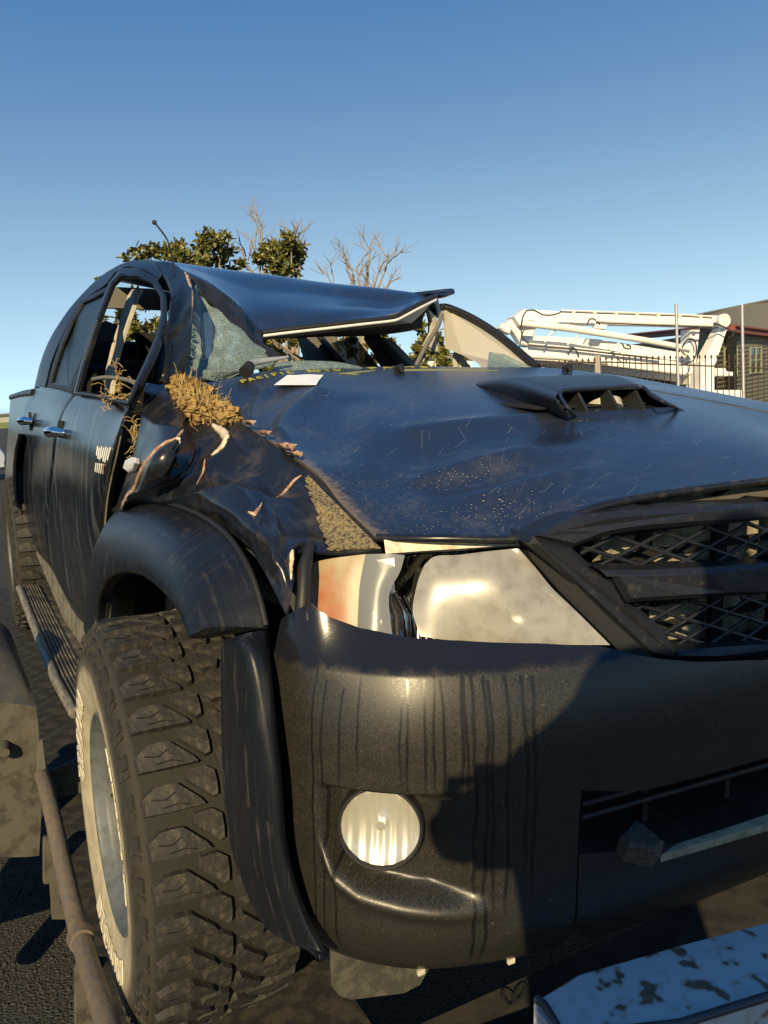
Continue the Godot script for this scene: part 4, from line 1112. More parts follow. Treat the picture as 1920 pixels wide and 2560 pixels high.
	obj("header_trim", tube(smooth_line(vec([-0.27,1.487,-0.97, -0.18,1.499,-0.96, -0.05,1.515,-0.95, 0.084,1.532,-0.94, 0.197,1.546,-0.94, 0.23,1.553,-0.94, 0.263,1.566,-0.95, 0.339,1.599,-0.97, 0.444,1.638,-1.02]), 40), .006, 8), M.white_plastic, roof, Transform3D(Basis(), Vector3(.003, -.010, .004)))
	obj("header_lining", panel(2, [-0.268,1.48,-0.975, -0.178,1.492,-0.965, -0.048,1.507,-0.955, 0.087,1.524,-0.945, 0.2,1.538,-0.945, 0.236,1.545,-0.945, 0.269,1.558,-0.955, 0.346,1.591,-0.975, 0.44,1.627,-1.02, -0.277,1.464,-1.01, -0.16,1.477,-1.01, -0.028,1.493,-1, 0.11,1.511,-0.99, 0.236,1.527,-0.98, 0.304,1.535,-0.98, 0.334,1.544,-0.99, 0.377,1.571,-1.01, 0.427,1.602,-1.04], Vector3(0, -.3, 1), 60, 4, .006), M.beige, roof)
	obj("torn_header", panel(2, [-0.478,1.678,-1.12, -0.425,1.661,-1.09, -0.343,1.594,-1.03, -0.273,1.496,-0.98, -0.522,1.612,-0.884, -0.48,1.57,-0.828, -0.447,1.502,-0.735, -0.39,1.424,-0.631], Vector3(-.2, .4, 1), 30, 10, .006, func(u, v): return .02 * sin(u * 19) * sin(v * 3.1)), M.trim, roof)
	obj("roof_corner", slab(vec([0.443,1.634,-1.06, 0.482,1.658,-1.06, 0.509,1.573,-1.06, 0.489,1.566,-1.06, 0.469,1.611,-1.06]), Vector3(.02, 0, -.10), .006), M.hood_dry, roof)
	obj("headliner", panel(3, [-0.262,1.486,-0.99, -0.052,1.512,-0.98, 0.164,1.539,-0.97, 0.35,1.59,-1, 0.456,1.637,-1.04, -0.209,1.476,-1.2, 0.035,1.495,-1.25, 0.277,1.515,-1.25, 0.414,1.542,-1.2, 0.477,1.579,-1.15, 0.187,1.545,-2.3, 0.495,1.559,-2.3, 0.825,1.569,-2.3, 0.935,1.581,-2.1, 0.924,1.589,-1.9], Vector3.DOWN, 30, 20, .01), M.lining, roof)
	obj("far_pillar", slab(vec([0.529,1.6,-1.1, 0.567,1.601,-1.1, 0.604,1.556,-1, 0.627,1.481,-0.85, 0.607,1.362,-0.6, 0.591,1.351,-0.58, 0.37,1.351,-0.58, 0.414,1.387,-0.7, 0.481,1.422,-0.9, 0.478,1.448,-1]), Vector3(.05, 0, -.06), .01), M.beige, t)
	obj("far_pillar_edge", tube(smooth_line(vec([0.52,1.61,-1.1, 0.555,1.608,-1.09, 0.59,1.562,-0.98, 0.612,1.487,-0.83, 0.59,1.365,-0.58]), 30), .014, 8), M.trim, t)
	obj("hanging_strap", tube(smooth_line(vec([0.502,1.58,-1.06, 0.466,1.532,-1.03, 0.403,1.469,-1, 0.32,1.379,-0.95]), 16), .010, 7, .5, Vector3.BACK), M.lining, t)
	obj("hanging_curtain_bag", slab(vec([0.436,1.604,-1.06, 0.48,1.572,-1.06, 0.491,1.512,-1.06, 0.502,1.428,-1.07, 0.471,1.436,-1.08, 0.43,1.458,-1.08, 0.455,1.512,-1.07, 0.457,1.557,-1.07]), Vector3(.02, 0, -.05), .012), M.beige, t)
	obj("far_glass", slab(vec([0.487,1.423,-0.72, 0.519,1.415,-0.68, 0.564,1.367,-0.58, 0.556,1.356,-0.57, 0.393,1.357,-0.6]), Vector3(0, 0, -.006), .001), M.shard, t)
	obj("grab_handle", tube(smooth_line(vec([0.53,1.373,-1, 0.527,1.411,-1, 0.541,1.44,-1, 0.554,1.426,-1, 0.545,1.395,-0.98, 0.552,1.372,-0.95]), 24), .013, 10), M.beige, t)
	obj("far_window_pane", slab(vec([0.72,1.536,-2.646, 0.7,1.558,-2.219, 0.82,1.392,-2.166, 0.82,1.402,-2.713]), Vector3(.008, 0, 0), .001), M.tint_glass, t)
	obj("far_pillar_trim", slab(vec([0.68,1.545,-2.088, 0.68,1.534,-1.874, 0.8,1.378,-1.771, 0.8,1.384,-2.076]), Vector3(.05, 0, 0), .01), M.lining, t)
	for q in [[-1.95, .80, .66], [-2.5, .80, .62]]:
		obj("far_door_pillar", slab(PackedVector3Array([Vector3(q[1] + .02, 1.30, q[0] - .09), Vector3(q[1] + .02, 1.30, q[0] + .09), Vector3(q[2], 1.58, q[0] - .02), Vector3(q[2], 1.60, q[0] - .14)]), Vector3(.04, 0, 0), .006), M.trim, t)
	obj("far_roof_rail", tube(vec([.56, 1.57, -1.5, .60, 1.58, -1.9, .56, 1.60, -2.4]), [.03, .035, .035], 8), M.paint, t)
	obj("rear_wall", merged([box(Vector3(.0, 1.12, -2.58), Vector3(1.6, .40, .05)), box(Vector3(-.58, 1.46, -2.50), Vector3(.16, .36, .05), Basis(Vector3.BACK, -.35)), box(Vector3(.66, 1.5, -2.57), Vector3(.2, .45, .05), Basis(Vector3.BACK, .3)), box(Vector3(.02, 1.74, -2.55), Vector3(1.1, .10, .06))]), M.lining, t)
	obj("dashboard", merged([box(Vector3(.02, 1.22, -.72), Vector3(1.4, .14, .40), Basis(Vector3.RIGHT, .15)), box(Vector3(.02, 1.0, -.86), Vector3(1.4, .4, .2))]), M.trim, t)
	obj("cab_floor", box(Vector3(.0, .50, -1.65), Vector3(1.6, .06, 2.0)), M.dark, t)
	for x in [-.40]:
		for z in [-1.55, -2.25]:
			var seat := obj("seat", box(Vector3(x, .86, z + .18), Vector3(.52, .16, .5), Basis(), .03), M.dark, t)
			obj("seat_back", box(Vector3(x, 1.16, z - .10), Vector3(.48, .50, .14), Basis(Vector3.RIGHT, .2), .03), M.dark, seat)
			obj("head_rest", box(Vector3(x, 1.46, z - .18), Vector3(.24, .13, .09), Basis(), .03), M.dark, seat)
	obj("steering_wheel", tube(ring_line(Vector3(-.40, 1.20, -.98), .18, Vector3(0, .5, .85)), .014, 8), M.trim, t)
	# doors: seven rows of seven points, split along the shut line
	var dl := lattice(7, vec([-0.8,1.319,-0.421, -0.815,1.267,-0.472, -0.825,1.28,-0.785, -0.825,1.287,-1.367, -0.83,1.301,-1.688, -0.835,1.31,-2.155, -0.842,1.303,-2.571, -0.83,1.263,-0.383, -0.84,1.231,-0.465, -0.85,1.226,-0.766, -0.852,1.216,-1.463, -0.855,1.221,-1.878, -0.86,1.236,-2.32, -0.862,1.239,-2.68, -0.845,1.149,-0.491, -0.865,1.127,-0.525, -0.875,1.115,-0.828, -0.877,1.102,-1.548, -0.88,1.103,-1.981, -0.885,1.13,-2.505, -0.885,1.138,-2.8, -0.855,1.025,-0.607, -0.875,0.988,-0.67, -0.885,0.947,-1.035, -0.89,0.936,-1.711, -0.893,0.945,-2.157, -0.9,0.959,-2.643, -0.9,0.965,-2.818, -0.86,0.895,-0.711, -0.872,0.799,-0.854, -0.885,0.754,-1.321, -0.895,0.77,-1.899, -0.9,0.771,-2.34, -0.91,0.81,-2.654, -0.91,0.819,-2.759, -0.855,0.726,-0.894, -0.86,0.582,-1.067, -0.87,0.565,-1.377, -0.887,0.585,-1.993, -0.89,0.575,-2.323, -0.9,0.625,-2.551, -0.905,0.642,-2.773, -0.83,0.443,-1.199, -0.845,0.454,-1.235, -0.85,0.463,-1.575, -0.859,0.477,-2.079, -0.865,0.485,-2.358, -0.872,0.503,-2.671, -0.88,0.508,-2.909]))
	var fd := []
	var rd := []
	for row in dl:
		fd.append(row.slice(0, 4))
		rd.append(row.slice(3, 7))
	var front_door := obj("front_door", sheet(grid_of(fd, 60, 70, func(u, v): return .006 * sin(u * 7 + v * 3) * sin(v * 8) - .006 * exp(-pow((1 - u) / .012, 2)), Vector3.LEFT), Vector3.LEFT, .005), M.door, t)
	var rear_door := obj("rear_door", sheet(grid_of(rd, 50, 70, func(u, v): return .005 * sin(u * 6 + v * 4) * sin(v * 8) - .006 * exp(-pow(u / .012, 2)), Vector3.LEFT), Vector3.LEFT, .005), M.door, t)
	obj("door_edge", panel(2, [-0.79,1.376,-0.316, -0.81,1.321,-0.372, -0.83,1.258,-0.409, -0.85,1.151,-0.463, -0.86,1.029,-0.577, -0.865,0.93,-0.637, -0.765,1.374,-0.39, -0.785,1.316,-0.414, -0.805,1.253,-0.462, -0.825,1.14,-0.531, -0.835,1.016,-0.646, -0.84,0.916,-0.712], Vector3(0, 0, 1), 30, 4, .004), M.sill, front_door)
	var hp := vec([-0.869,1.151,-1.397, -0.88,1.153,-2.388])
	for k in 2:
		var d := front_door if k == 0 else rear_door
		var q := hp[k]
		obj("handle", tube(PackedVector3Array([q + Vector3(.0, .006, .085), q + Vector3(-.032, .012, .07), q + Vector3(-.042, .008, 0), q + Vector3(-.036, 0, -.07), q + Vector3(.0, -.004, -.09)]), [.011, .017, .018, .017, .012], 12), M.chrome, d)
		obj("handle_cup", slab(PackedVector3Array([q + Vector3(-.004, .045, .03), q + Vector3(-.004, .045, -.05), q + Vector3(-.005, -.04, -.06), q + Vector3(-.005, -.04, .04)]), Vector3(.006, 0, 0), .002), M.dark, d)
	var sk := vec([-0.869,1.155,-0.647, -0.861,1.16,-0.487, -0.868,1.117,-0.519, -0.874,1.122,-0.653])
	for k in 7:
		var a := sk[0].lerp(sk[1], k / 6.6)
		var b := sk[3].lerp(sk[2], k / 6.6)
		obj("decal_stroke", tube(PackedVector3Array([a.lerp(b, .1 if k % 2 else .0), a.lerp(b, .95 if k % 3 else .75)]), .006, 5, .3, Vector3.LEFT), M.white_plastic, front_door)
	sk = vec([-0.876,1.108,-0.65, -0.868,1.112,-0.521, -0.868,1.087,-0.54, -0.878,1.086,-0.66])
	for k in 5:
		var a := sk[0].lerp(sk[1], k / 6.0)
		var b := sk[3].lerp(sk[2], k / 6.0)
		obj("decal_stroke", tube(PackedVector3Array([a, b]), .0055, 5, .3, Vector3.LEFT), M.white_plastic if k < 4 else M.rust, front_door)
	obj("sill_panel", panel(2, [-0.848,0.478,-1.188, -0.853,0.484,-1.542, -0.862,0.501,-1.942, -0.875,0.524,-2.624, -0.86,0.303,-1.2, -0.865,0.341,-1.578, -0.87,0.403,-2.144, -0.878,0.474,-2.708], Vector3(-1, .2, .2), 20, 8, .01), M.sill, t)
	# running board
	var rbm := obj("running_board", panel(2, [-0.985,0.398,-2.318, -0.985,0.413,-0.94, -0.985,0.449,-0.532, -0.82,0.329,-2.639, -0.83,0.371,-1.452, -0.84,0.377,-1.229], Vector3.UP, 30, 8, .035), M.board, t)
	for k in 6:
		var f := .12 + .08 * k
		var rb := vec([-0.985,0.398,-2.318, -0.985,0.413,-0.94, -0.985,0.449,-0.532, -0.82,0.329,-2.639, -0.83,0.371,-1.452, -0.84,0.377,-1.229])
		obj("board_rib", tube(PackedVector3Array([rb[0].lerp(rb[3], f) + Vector3(0, .004, 0), rb[1].lerp(rb[4], f) + Vector3(0, .004, 0), rb[2].lerp(rb[5], f) + Vector3(0, .004, 0)]), .0042, 6, .6), M.board, rbm)
	obj("board_edge", tube(vec([-.99, .395, -2.33, -.99, .398, -1.51, -.99, .41, -.94, -.985, .44, -.58]), .016, 8), M.sill, rbm)
	# load bed and the rest of the body
	var bed := obj("load_bed", panel(3, [-0.85,1.239,-4.014, -0.85,1.272,-3.399, -0.85,1.278,-2.505, -0.875,1.023,-4.094, -0.875,1.069,-3.406, -0.875,1.139,-2.512, -0.88,0.64,-4.786, -0.89,0.765,-3.819, -0.89,0.904,-2.813], Vector3.LEFT, 30, 20, .03), M.door, t)
	obj("bed_rail", tube(vec([-.84, 1.245, -4.02, -.84, 1.272, -3.2, -.84, 1.285, -2.55]), .02, 8), M.paint, bed)
	obj("bed_floor", merged([box(Vector3(.0, .75, -3.4), Vector3(1.6, .06, 1.6)), box(Vector3(.0, .98, -4.05), Vector3(1.68, .5, .05)), box(Vector3(.0, .98, -2.68), Vector3(1.62, .5, .04)), box(Vector3(.88, .98, -3.35), Vector3(.05, .55, 1.45))]), M.paint, bed)
	obj("rear_flare", panel(2, [-0.86,1.062,-3.132, -0.87,0.909,-3.248, -0.89,0.748,-3.096, -0.89,0.611,-2.978, -0.89,0.496,-2.764, -0.93,1.097,-2.491, -0.945,1.002,-2.619, -0.955,0.899,-2.687, -0.955,0.793,-2.749, -0.95,0.738,-2.773], Vector3(-1, .2, .3), 30, 8, .012), M.flare, t)
	obj("far_side", merged([box(Vector3(.93, .92, -1.4), Vector3(.04, .74, 2.3)), box(Vector3(.90, .86, .15), Vector3(.05, .50, .9)), box(Vector3(.86, 1.13, .08), Vector3(.14, .10, .95), Basis(Vector3.RIGHT, .12))]), M.paint, t)
	obj("chassis", merged([box(Vector3(-.42, .45, -1.6), Vector3(.10, .16, 4.4)), box(Vector3(.56, .45, -1.6), Vector3(.10, .16, 4.4)), box(Vector3(.07, .42, 0), Vector3(1.3, .09, .09)), box(Vector3(.07, .42, -3.08), Vector3(1.5, .12, .12)), box(Vector3(.07, .42, .55), Vector3(1.0, .1, .08))]), M.inner, t)
	obj("hanging_flap", slab(vec([-0.747,0.407,0.56, -0.746,0.337,0.56, -0.733,0.315,0.56, -0.711,0.299,0.56, -0.611,0.27,0.56, -0.578,0.273,0.56, -0.558,0.3,0.56]), Vector3(0, 0, -.008), .002), M.steel_dim, t)
	# wheels
	make_wheel(t, Transform3D(Basis(Vector3.UP, deg_to_rad(-.6)) * Basis(Vector3.RIGHT, .06), Vector3(-.857, .42, 0)), true).name = "front_wheel"
	make_wheel(t, Transform3D(Basis(), Vector3(-.83, .42, -3.085)), false).name = "rear_wheel"
	for z in [0.0, -3.085]: obj("far_wheel", lathe(vec2([-.12, .2, -.15, .25, -.155, .36, -.12, .415, .12, .415, .155, .36, .15, .25, .12, .2]), 60), M.rubber, t, Transform3D(Basis(), Vector3(.97, .42, z)))

func ring_line(c: Vector3, r: float, n: Vector3) -> PackedVector3Array:
	var b := Basis.looking_at(n.normalized(), Vector3.UP)
	var p := PackedVector3Array()
	for k in 33: p.append(c + b * Vector3(cos(TAU * k / 32) * r, sin(TAU * k / 32) * r, 0))
	return p

func sphere(at: Vector3, r: float) -> ArrayMesh:
	var s := SphereMesh.new()
	s.radius = r
	s.height = r * 2
	s.radial_segments = 16
	s.rings = 8
	var st := new_st()
	st.append_from(s, 0, Transform3D(Basis(), at))
	return st.commit()

func ring(called: String, o: PackedVector3Array, i: PackedVector3Array, thick: float, mat: Material, parent: Node) -> void:
	var g := [PackedVector3Array(), PackedVector3Array(), PackedVector3Array()]
	var n := o.size()
	for k in n * 4 + 1:
		var a := k / 4.0
		for r in 2:
			var p: PackedVector3Array = o if r == 0 else i
			var q := int(a) % n
			g[r * 2].append(p[q].lerp(p[(q + 1) % n], a - int(a)))
		g[1].append((g[0][k] + g[2][k]) / 2 + Vector3(-.003, .001, .001))
	obj(called, sheet(g, Vector3(-1, .2, 0), thick), mat, parent)

func crazed_glass() -> void:
	# laminated glass broken into a fine web of cells
	var c := FastNoiseLite.new()
	c.seed = 3
	c.noise_type = FastNoiseLite.TYPE_CELLULAR
	c.cellular_return_type = FastNoiseLite.RETURN_DISTANCE2_SUB
	c.frequency = .05
	var im := Image.create(512, 512, false, Image.FORMAT_RGB8)
	var hm := Image.create(512, 512, false, Image.FORMAT_L8)
	var f := FastNoiseLite.new()
	f.seed = 6
	f.frequency = .012
	for y in 512:
		for x in 512:
			var k := c.get_noise_2d(x, y) * .5 + .5
			var n := f.get_noise_2d(x, y) * .5 + .5
			var line := 1.0 - smoothstep(.0, .14, k)
			im.set_pixel(x, y, lin(.09, .14, .145).lerp(lin(.20, .28, .27), n).lerp(lin(.62, .74, .66), line * (.6 + .4 * n)).linear_to_srgb())
			hm.set_pixel(x, y, Color.WHITE * smoothstep(.0, .3, k))
	M.shard.albedo_texture = tex(im)
	relief(M.shard, tex(hm), .25)
	M.shard.transparency = BaseMaterial3D.TRANSPARENCY_ALPHA
	M.shard.albedo_color.a = .68

# ---------------------------------------------------------------- trailer
func build_trailer() -> void:
	var t := node("car_trailer", self, truck_at)
	tag(t, "weathered steel car trailer under the wrecked truck, with tan mudguard and rusty side rail", "trailer")
	for x in [-.80, .94]: obj("wheel_track", box(Vector3(x, -.03, -1.5), Vector3(.50, .05, 5.2)), M.inner, t)  # coloured near black in place of the deep shadow here
	obj("deck_plate", box(Vector3(.07, -.10, .75), Vector3(2.2, .05, .9)), M.deck, t)
	obj("deck_plate", box(Vector3(.07, -.03, 2.0), Vector3(2.3, .05, 1.5)), M.deck, t)
	for k in 5: obj("cross_beam", box(Vector3(.07, -.14, 1.0 - 1.25 * k), Vector3(2.1, .10, .10), Basis(), .008), M.deck, t)
	obj("cross_beam", box(Vector3(-.45, .02, .62), Vector3(1.0, .09, .08), Basis(Vector3.UP, -.1), .008), M.steel, t)
	obj("side_beam", box(Vector3(-1.0, -.15, -1.6), Vector3(.06, .16, 5.0), Basis(), .006), M.deck, t)
	var pp := vec([-1.06,0.101,-1.212, -1.06,0.173,-0.728, -1.06,0.131,-0.374, -1.06,0.113,-0.095, -1.06,0.176,0.258, -1.06,0.204,0.387])
	obj("side_rail", tube(smooth_line(pp, 40), .0215, 18), M.pipe, t)
	obj("rail_joint", tube(PackedVector3Array([pp[3].lerp(pp[2], .05), pp[3], pp[3].lerp(pp[4], .07)]), [.026, .030, .026], 18), M.pipe, t)
	var gl := lattice(6, vec([-1.295,0.7,-1.1, -1.149,0.596,-1.1, -1.104,0.554,-1.1, -1.303,0.598,-0.93, -1.12,0.518,-0.93, -1.074,0.444,-0.93, -1.315,0.456,-0.86, -1.113,0.39,-0.86, -1.059,0.369,-0.86, -1.325,0.334,-0.84, -1.117,0.286,-0.84, -1.06,0.273,-0.84, -1.34,0.156,-0.84, -1.131,0.096,-0.84, -1.068,0.078,-0.84, -1.355,-0.013,-0.84, -1.144,-0.082,-0.84, -1.086,-0.095,-0.84]))
	var guard := obj("mudguard", sheet(grid_of(gl.slice(2), 24, 40), Vector3(0, .2, 1), .008), M.steel, t)
	obj("mudguard_top", sheet(grid_of(gl.slice(0, 3), 24, 30), Vector3(0, .6, 1), .008), M.sky_shade_steel, guard)  # darker, bluer than the face below: shade and sky painted in
	var kb: Vector3 = vec([-1.157,0.276,-0.82])[0]
	obj("knob", tube(PackedVector3Array([kb + Vector3(0, 0, -.03), kb + Vector3(0, 0, .02), kb + Vector3(0, 0, .03)]), [.02, .02, .014], 14), M.steel, guard)
	obj("weld_plate", slab(vec([-1.075, .33, -.70, -1.06, .33, -.70, -1.06, .26, -.66, -1.085, .26, -.66]), Vector3(0, 0, -.01), .002), M.steel, t)
	obj("back_plate", slab(vec([-1.046,0.085,-1, -0.913,0.118,-1, -0.938,-0.467,-1, -1.055,-0.425,-1]), Vector3(0, 0, -.02), .003), M.steel, t)
	obj("rail_bracket", slab(vec([-1.086,0.074,-0.62, -1.081,0.08,-0.62, -1.026,0.068,-0.62, -1.026,-0.077,-0.62, -1.091,-0.062,-0.62, -1.095,-0.055,-0.62]), Vector3(0, 0, -.014), .004), M.steel, t)
	obj("rail_bracket", slab(vec([-1.075,0.019,-0.12, -1.07,0.027,-0.12, -1.021,0.014,-0.12, -0.981,-0.222,-0.12, -1.087,-0.174,-0.12]), Vector3(0, 0, -.014), .004), M.steel, t)
	obj("trailer_leg", tube(vec([-1.30, .06, -.95, -1.30, -.50, -.95]), .05, 14), M.steel, t)
	for z in [-1.35, -2.2]: obj("trailer_wheel", lathe(vec2([-.08, .15, -.1, .2, -.1, .28, -.08, .31, .08, .31, .1, .28, .1, .2, .08, .15]), 40), M.rubber, t, Transform3D(Basis(), Vector3(-1.32, -.24, z)))
	obj("wheel_cover", lathe(vec2([-.13, .40, .13, .40]), 30, PackedColorArray(), .1, PI - .1), M.sky_shade_steel, t, Transform3D(Basis(), Vector3(-1.36, -.22, -1.8)))
	for a in [[-0.221,-0.07,0.355, -0.216,-0.07,0.328, -0.199,-0.07,0.312, -0.194,-0.07,0.329, -0.206,-0.07,0.354, -0.223,-0.07,0.358], [-0.206,-0.07,0.354, -0.177,-0.07,0.328, -0.153,-0.07,0.318, -0.154,-0.07,0.328, -0.179,-0.07,0.348, -0.201,-0.07,0.356]]: obj("painted_scrawl", tube(smooth_line(vec(a), 20), .006, 5, .15), M.dark, t)
	# the scabby white beam across the front
	var b := node("painted_steel_beam", self, truck_at)
	tag(b, "white painted steel beam with rust spots and flaking edges at the lower right", "beam")
	var bp := vec([-0.572,0.47,0.862, -0.486,0.47,0.852, -0.295,0.47,0.883, -0.145,0.47,0.912, 0.003,0.47,0.938, -0.163,0.47,1.041, -0.287,0.47,1.016, -0.433,0.47,0.99, -0.589,0.47,0.969, -0.569,0.47,0.876])
	obj("beam_top", slab(bp, Vector3(0, -.10, -.01), .006), M.chipped, b)
	obj("beam_edge", tube(PackedVector3Array([bp[0], bp[9], bp[8].lerp(bp[9], .4), bp[7], bp[6], bp[5]]), .006, 8), M.sky_shade_steel, b)
	obj("beam_end", slab(PackedVector3Array([bp[0] + Vector3(-.004, -.008, .0), bp[9] + Vector3(0, -.008, .006), bp[8] + Vector3(0, -.008, .004), bp[8] + Vector3(0, -.14, -.02), bp[9] + Vector3(0, -.10, 0), bp[0] + Vector3(-.004, -.10, 0)]), Vector3(.01, 0, -.01), .001), M.chipped, b)
	tag(obj("wooden_block", slab(vec([-0.399,0.655,0.839, -0.345,0.655,0.818, -0.353,0.655,0.882, -0.382,0.655,0.892, -0.406,0.655,0.862]), Vector3(.0, -.035, -.01), .006), M.block, self, truck_at), "scuffed brown block resting inside the dark bumper opening", "block")

func build_hay() -> void:
	var spots := on_wing(lattice(5, vec([-0.77,1.328,-0.471, -0.72,1.318,-0.327, -0.67,1.271,-0.236, -0.65,1.224,-0.042, -0.645,1.175,0.2, -0.645,1.117,0.391, -0.645,1.06,0.557, -0.83,1.229,-0.279, -0.8,1.235,-0.1, -0.735,1.205,-0.103, -0.7,1.17,0.021, -0.69,1.138,0.243, -0.69,1.09,0.406, -0.7,1.055,0.52, -0.845,1.13,-0.346, -0.865,1.173,0.055, -0.8,1.153,0.044, -0.77,1.138,0.157, -0.775,1.122,0.387, -0.765,1.081,0.49, -0.765,1.059,0.505, -0.85,1.023,-0.504, -0.845,1.095,-0.181, -0.835,1.115,0.079, -0.825,1.115,0.271, -0.825,1.104,0.459, -0.815,1.071,0.542, -0.8,1.033,0.572, -0.85,0.882,-0.749, -0.83,0.998,-0.435, -0.82,1.051,-0.092, -0.82,1.068,0.198, -0.82,1.067,0.392, -0.825,1.044,0.507, -0.825,0.994,0.602])), vec2([0.1775,0.0000, 0.2171,0.0000, 0.2171,0.0628, 0.2533,0.0729, 0.2375,0.1290, 0.2914,0.1089, 0.3348,0.0698, 0.3734,0.0511, 0.4122,0.0422, 0.2676,0.1452, 0.2476,0.0000, 0.2754,0.0041, 0.3031,0.0379]), .0, 0)
	var root := node("clump_of_turf", self, truck_at)
	tag(root, "clump of dry turf and straw wedged between windscreen corner and front wing", "turf")
	var r := RandomNumberGenerator.new()
	r.seed = 12
	var soil := []
	for q in spots:
		for k in 40:
			var c := q + Vector3(r.randf_range(-.03, .02), r.randf_range(-.02, .022), r.randf_range(-.02, .035))
			var s := r.randf_range(.008, .022)
			var m := BoxMesh.new()
			m.size = Vector3(s, s * r.randf_range(.3, .8), s * r.randf_range(.5, 1.3))
			soil.append([m, Transform3D(Basis(Vector3(r.randfn(), r.randfn(), r.randfn()).normalized(), r.randf() * 6), c)])
	var st := new_st()
	for e in soil: st.append_from(e[0], 0, e[1])
	obj("soil", st.commit(), M.soil, root)
	var mm := MultiMesh.new()
	mm.transform_format = MultiMesh.TRANSFORM_3D
	mm.use_colors = true
	mm.mesh = tube(PackedVector3Array([Vector3(0, -.5, 0), Vector3(.10, -.15, .04), Vector3(.02, .2, -.05), Vector3(.12, .5, .02)]), [.02, .026, .022, .008], 4)
	mm.instance_count = 2600
	for i in 2600:
		var a := r.randi_range(0, spots.size() - 1)
		var q := spots[a].lerp(spots[mini(a + 1, spots.size() - 1)], r.randf()) + Vector3(r.randfn(0, .015) - .002, r.randfn(0, .011) + .004, r.randfn(0, .016) + .008)
		q += Vector3(0, -.012 * absf(r.randfn()), 0)
		var len := r.randf_range(.010, .032) if r.randf() < .93 else r.randf_range(.05, .12)
		var b := Basis(Vector3(r.randfn(), r.randfn(), r.randfn()).normalized(), r.randf() * TAU).scaled(Vector3(.045, len, .045))
		b = Basis(b.x.normalized() * .05, b.y.normalized() * len, b.z.normalized() * .05)
		mm.set_instance_transform(i, Transform3D(b, q))
		var g := r.randf()
		mm.set_instance_color(i, lin(.56, .41, .15).lerp(lin(.16, .10, .04), g))
	var o := MultiMeshInstance3D.new()
	o.name = "straw"
	o.multimesh = mm
	o.material_override = M.hay
	kind(o, "stuff")
	root.add_child(o, true)
	var tuft := node("straw_tuft", self, truck_at)
	tag(tuft, "wisps of straw and soil caught along the front door's gap and window corner", "straw")
	var bits := []
	for q in vec([-0.82,1.336,-0.539, -0.825,1.296,-0.515, -0.83,1.275,-0.526, -0.835,1.267,-0.602, -0.835,1.268,-0.661, -0.8,1.272,-0.401, -0.815,1.239,-0.375, -0.82,1.211,-0.349, -0.825,1.182,-0.36]):
		for k in 14:
			var p := q + Vector3(r.randfn(0, .006) - .004, r.randfn(0, .020), r.randfn(0, .024))
			var d := Vector3(r.randfn(), r.randfn() + .4, r.randfn()).normalized() * r.randf_range(.012, .045)
			bits.append(tube(PackedVector3Array([p, p + d * .4 + Vector3(0, .006, .003), p + d * .75 + Vector3(.003, .002, 0), p + d]), [.0009, .0011, .0010, .0005], 4))
	kind(obj("wisps", merged(bits), M.straw, tuft), "stuff")
	# leaves and strips of debris along the seam
	var dead := [[-.652, 1.222, -.03, .020], [-.650, 1.205, .06, .018], [-.648, 1.182, .17, .026], [-.645, 1.172, .21, .02], [-.66, 1.246, -.11, .012]]
	var names := ["curled brown leaf at the rear of the hood seam", "small brown leaf lying mid way along the hood seam", "largest torn brown leaf caught on the hood seam", "brown leaf scrap at the front of the hood seam", "tiny pale leaf scrap beside the turf clump"]
	for k in dead.size():
		var d: Array = dead[k]
		var g := []
		for j in 5:
			var row := PackedVector3Array()
			for i in 5:
				var u := i / 4.0 - .5
				var v := j / 4.0 - .5
				var w := (1.0 - 1.5 * v * v) * (.8 + .4 * sin(i * 3.0 + j * 5.0 + k))
				row.append(Vector3(d[0] + u * d[3] * w * 1.2, d[1] + .010 + absf(u) * d[3] * .9, d[2] + v * d[3] * 2.6))
			g.append(row)
		tag(obj("dead_leaf", sheet(g, Vector3.UP, .0008), M.rust, self, truck_at), names[k], "leaf", "dead leaves along the hood seam")
	tag(obj("paper_notice", sheet(paper_grid(), Vector3.UP, .0006), M.paper, self, truck_at), "white paper notice lying on the hood below the yellow lettering", "paper")

func paper_grid() -> Array:
	var c := vec([-0.468,1.31,-0.355, -0.371,1.309,-0.303, -0.295,1.337,-0.426, -0.398,1.336,-0.434])
	var g := []
	for j in 9:
		var row := PackedVector3Array()
		for i in 15:
			var p := c[0].lerp(c[1], i / 14.0).lerp(c[3].lerp(c[2], i / 14.0), j / 8.0)
			row.append(p + Vector3(0, .006 + .0015 * sin(i * .6) * sin(j * .7), .002))
		g.append(row)
	return g

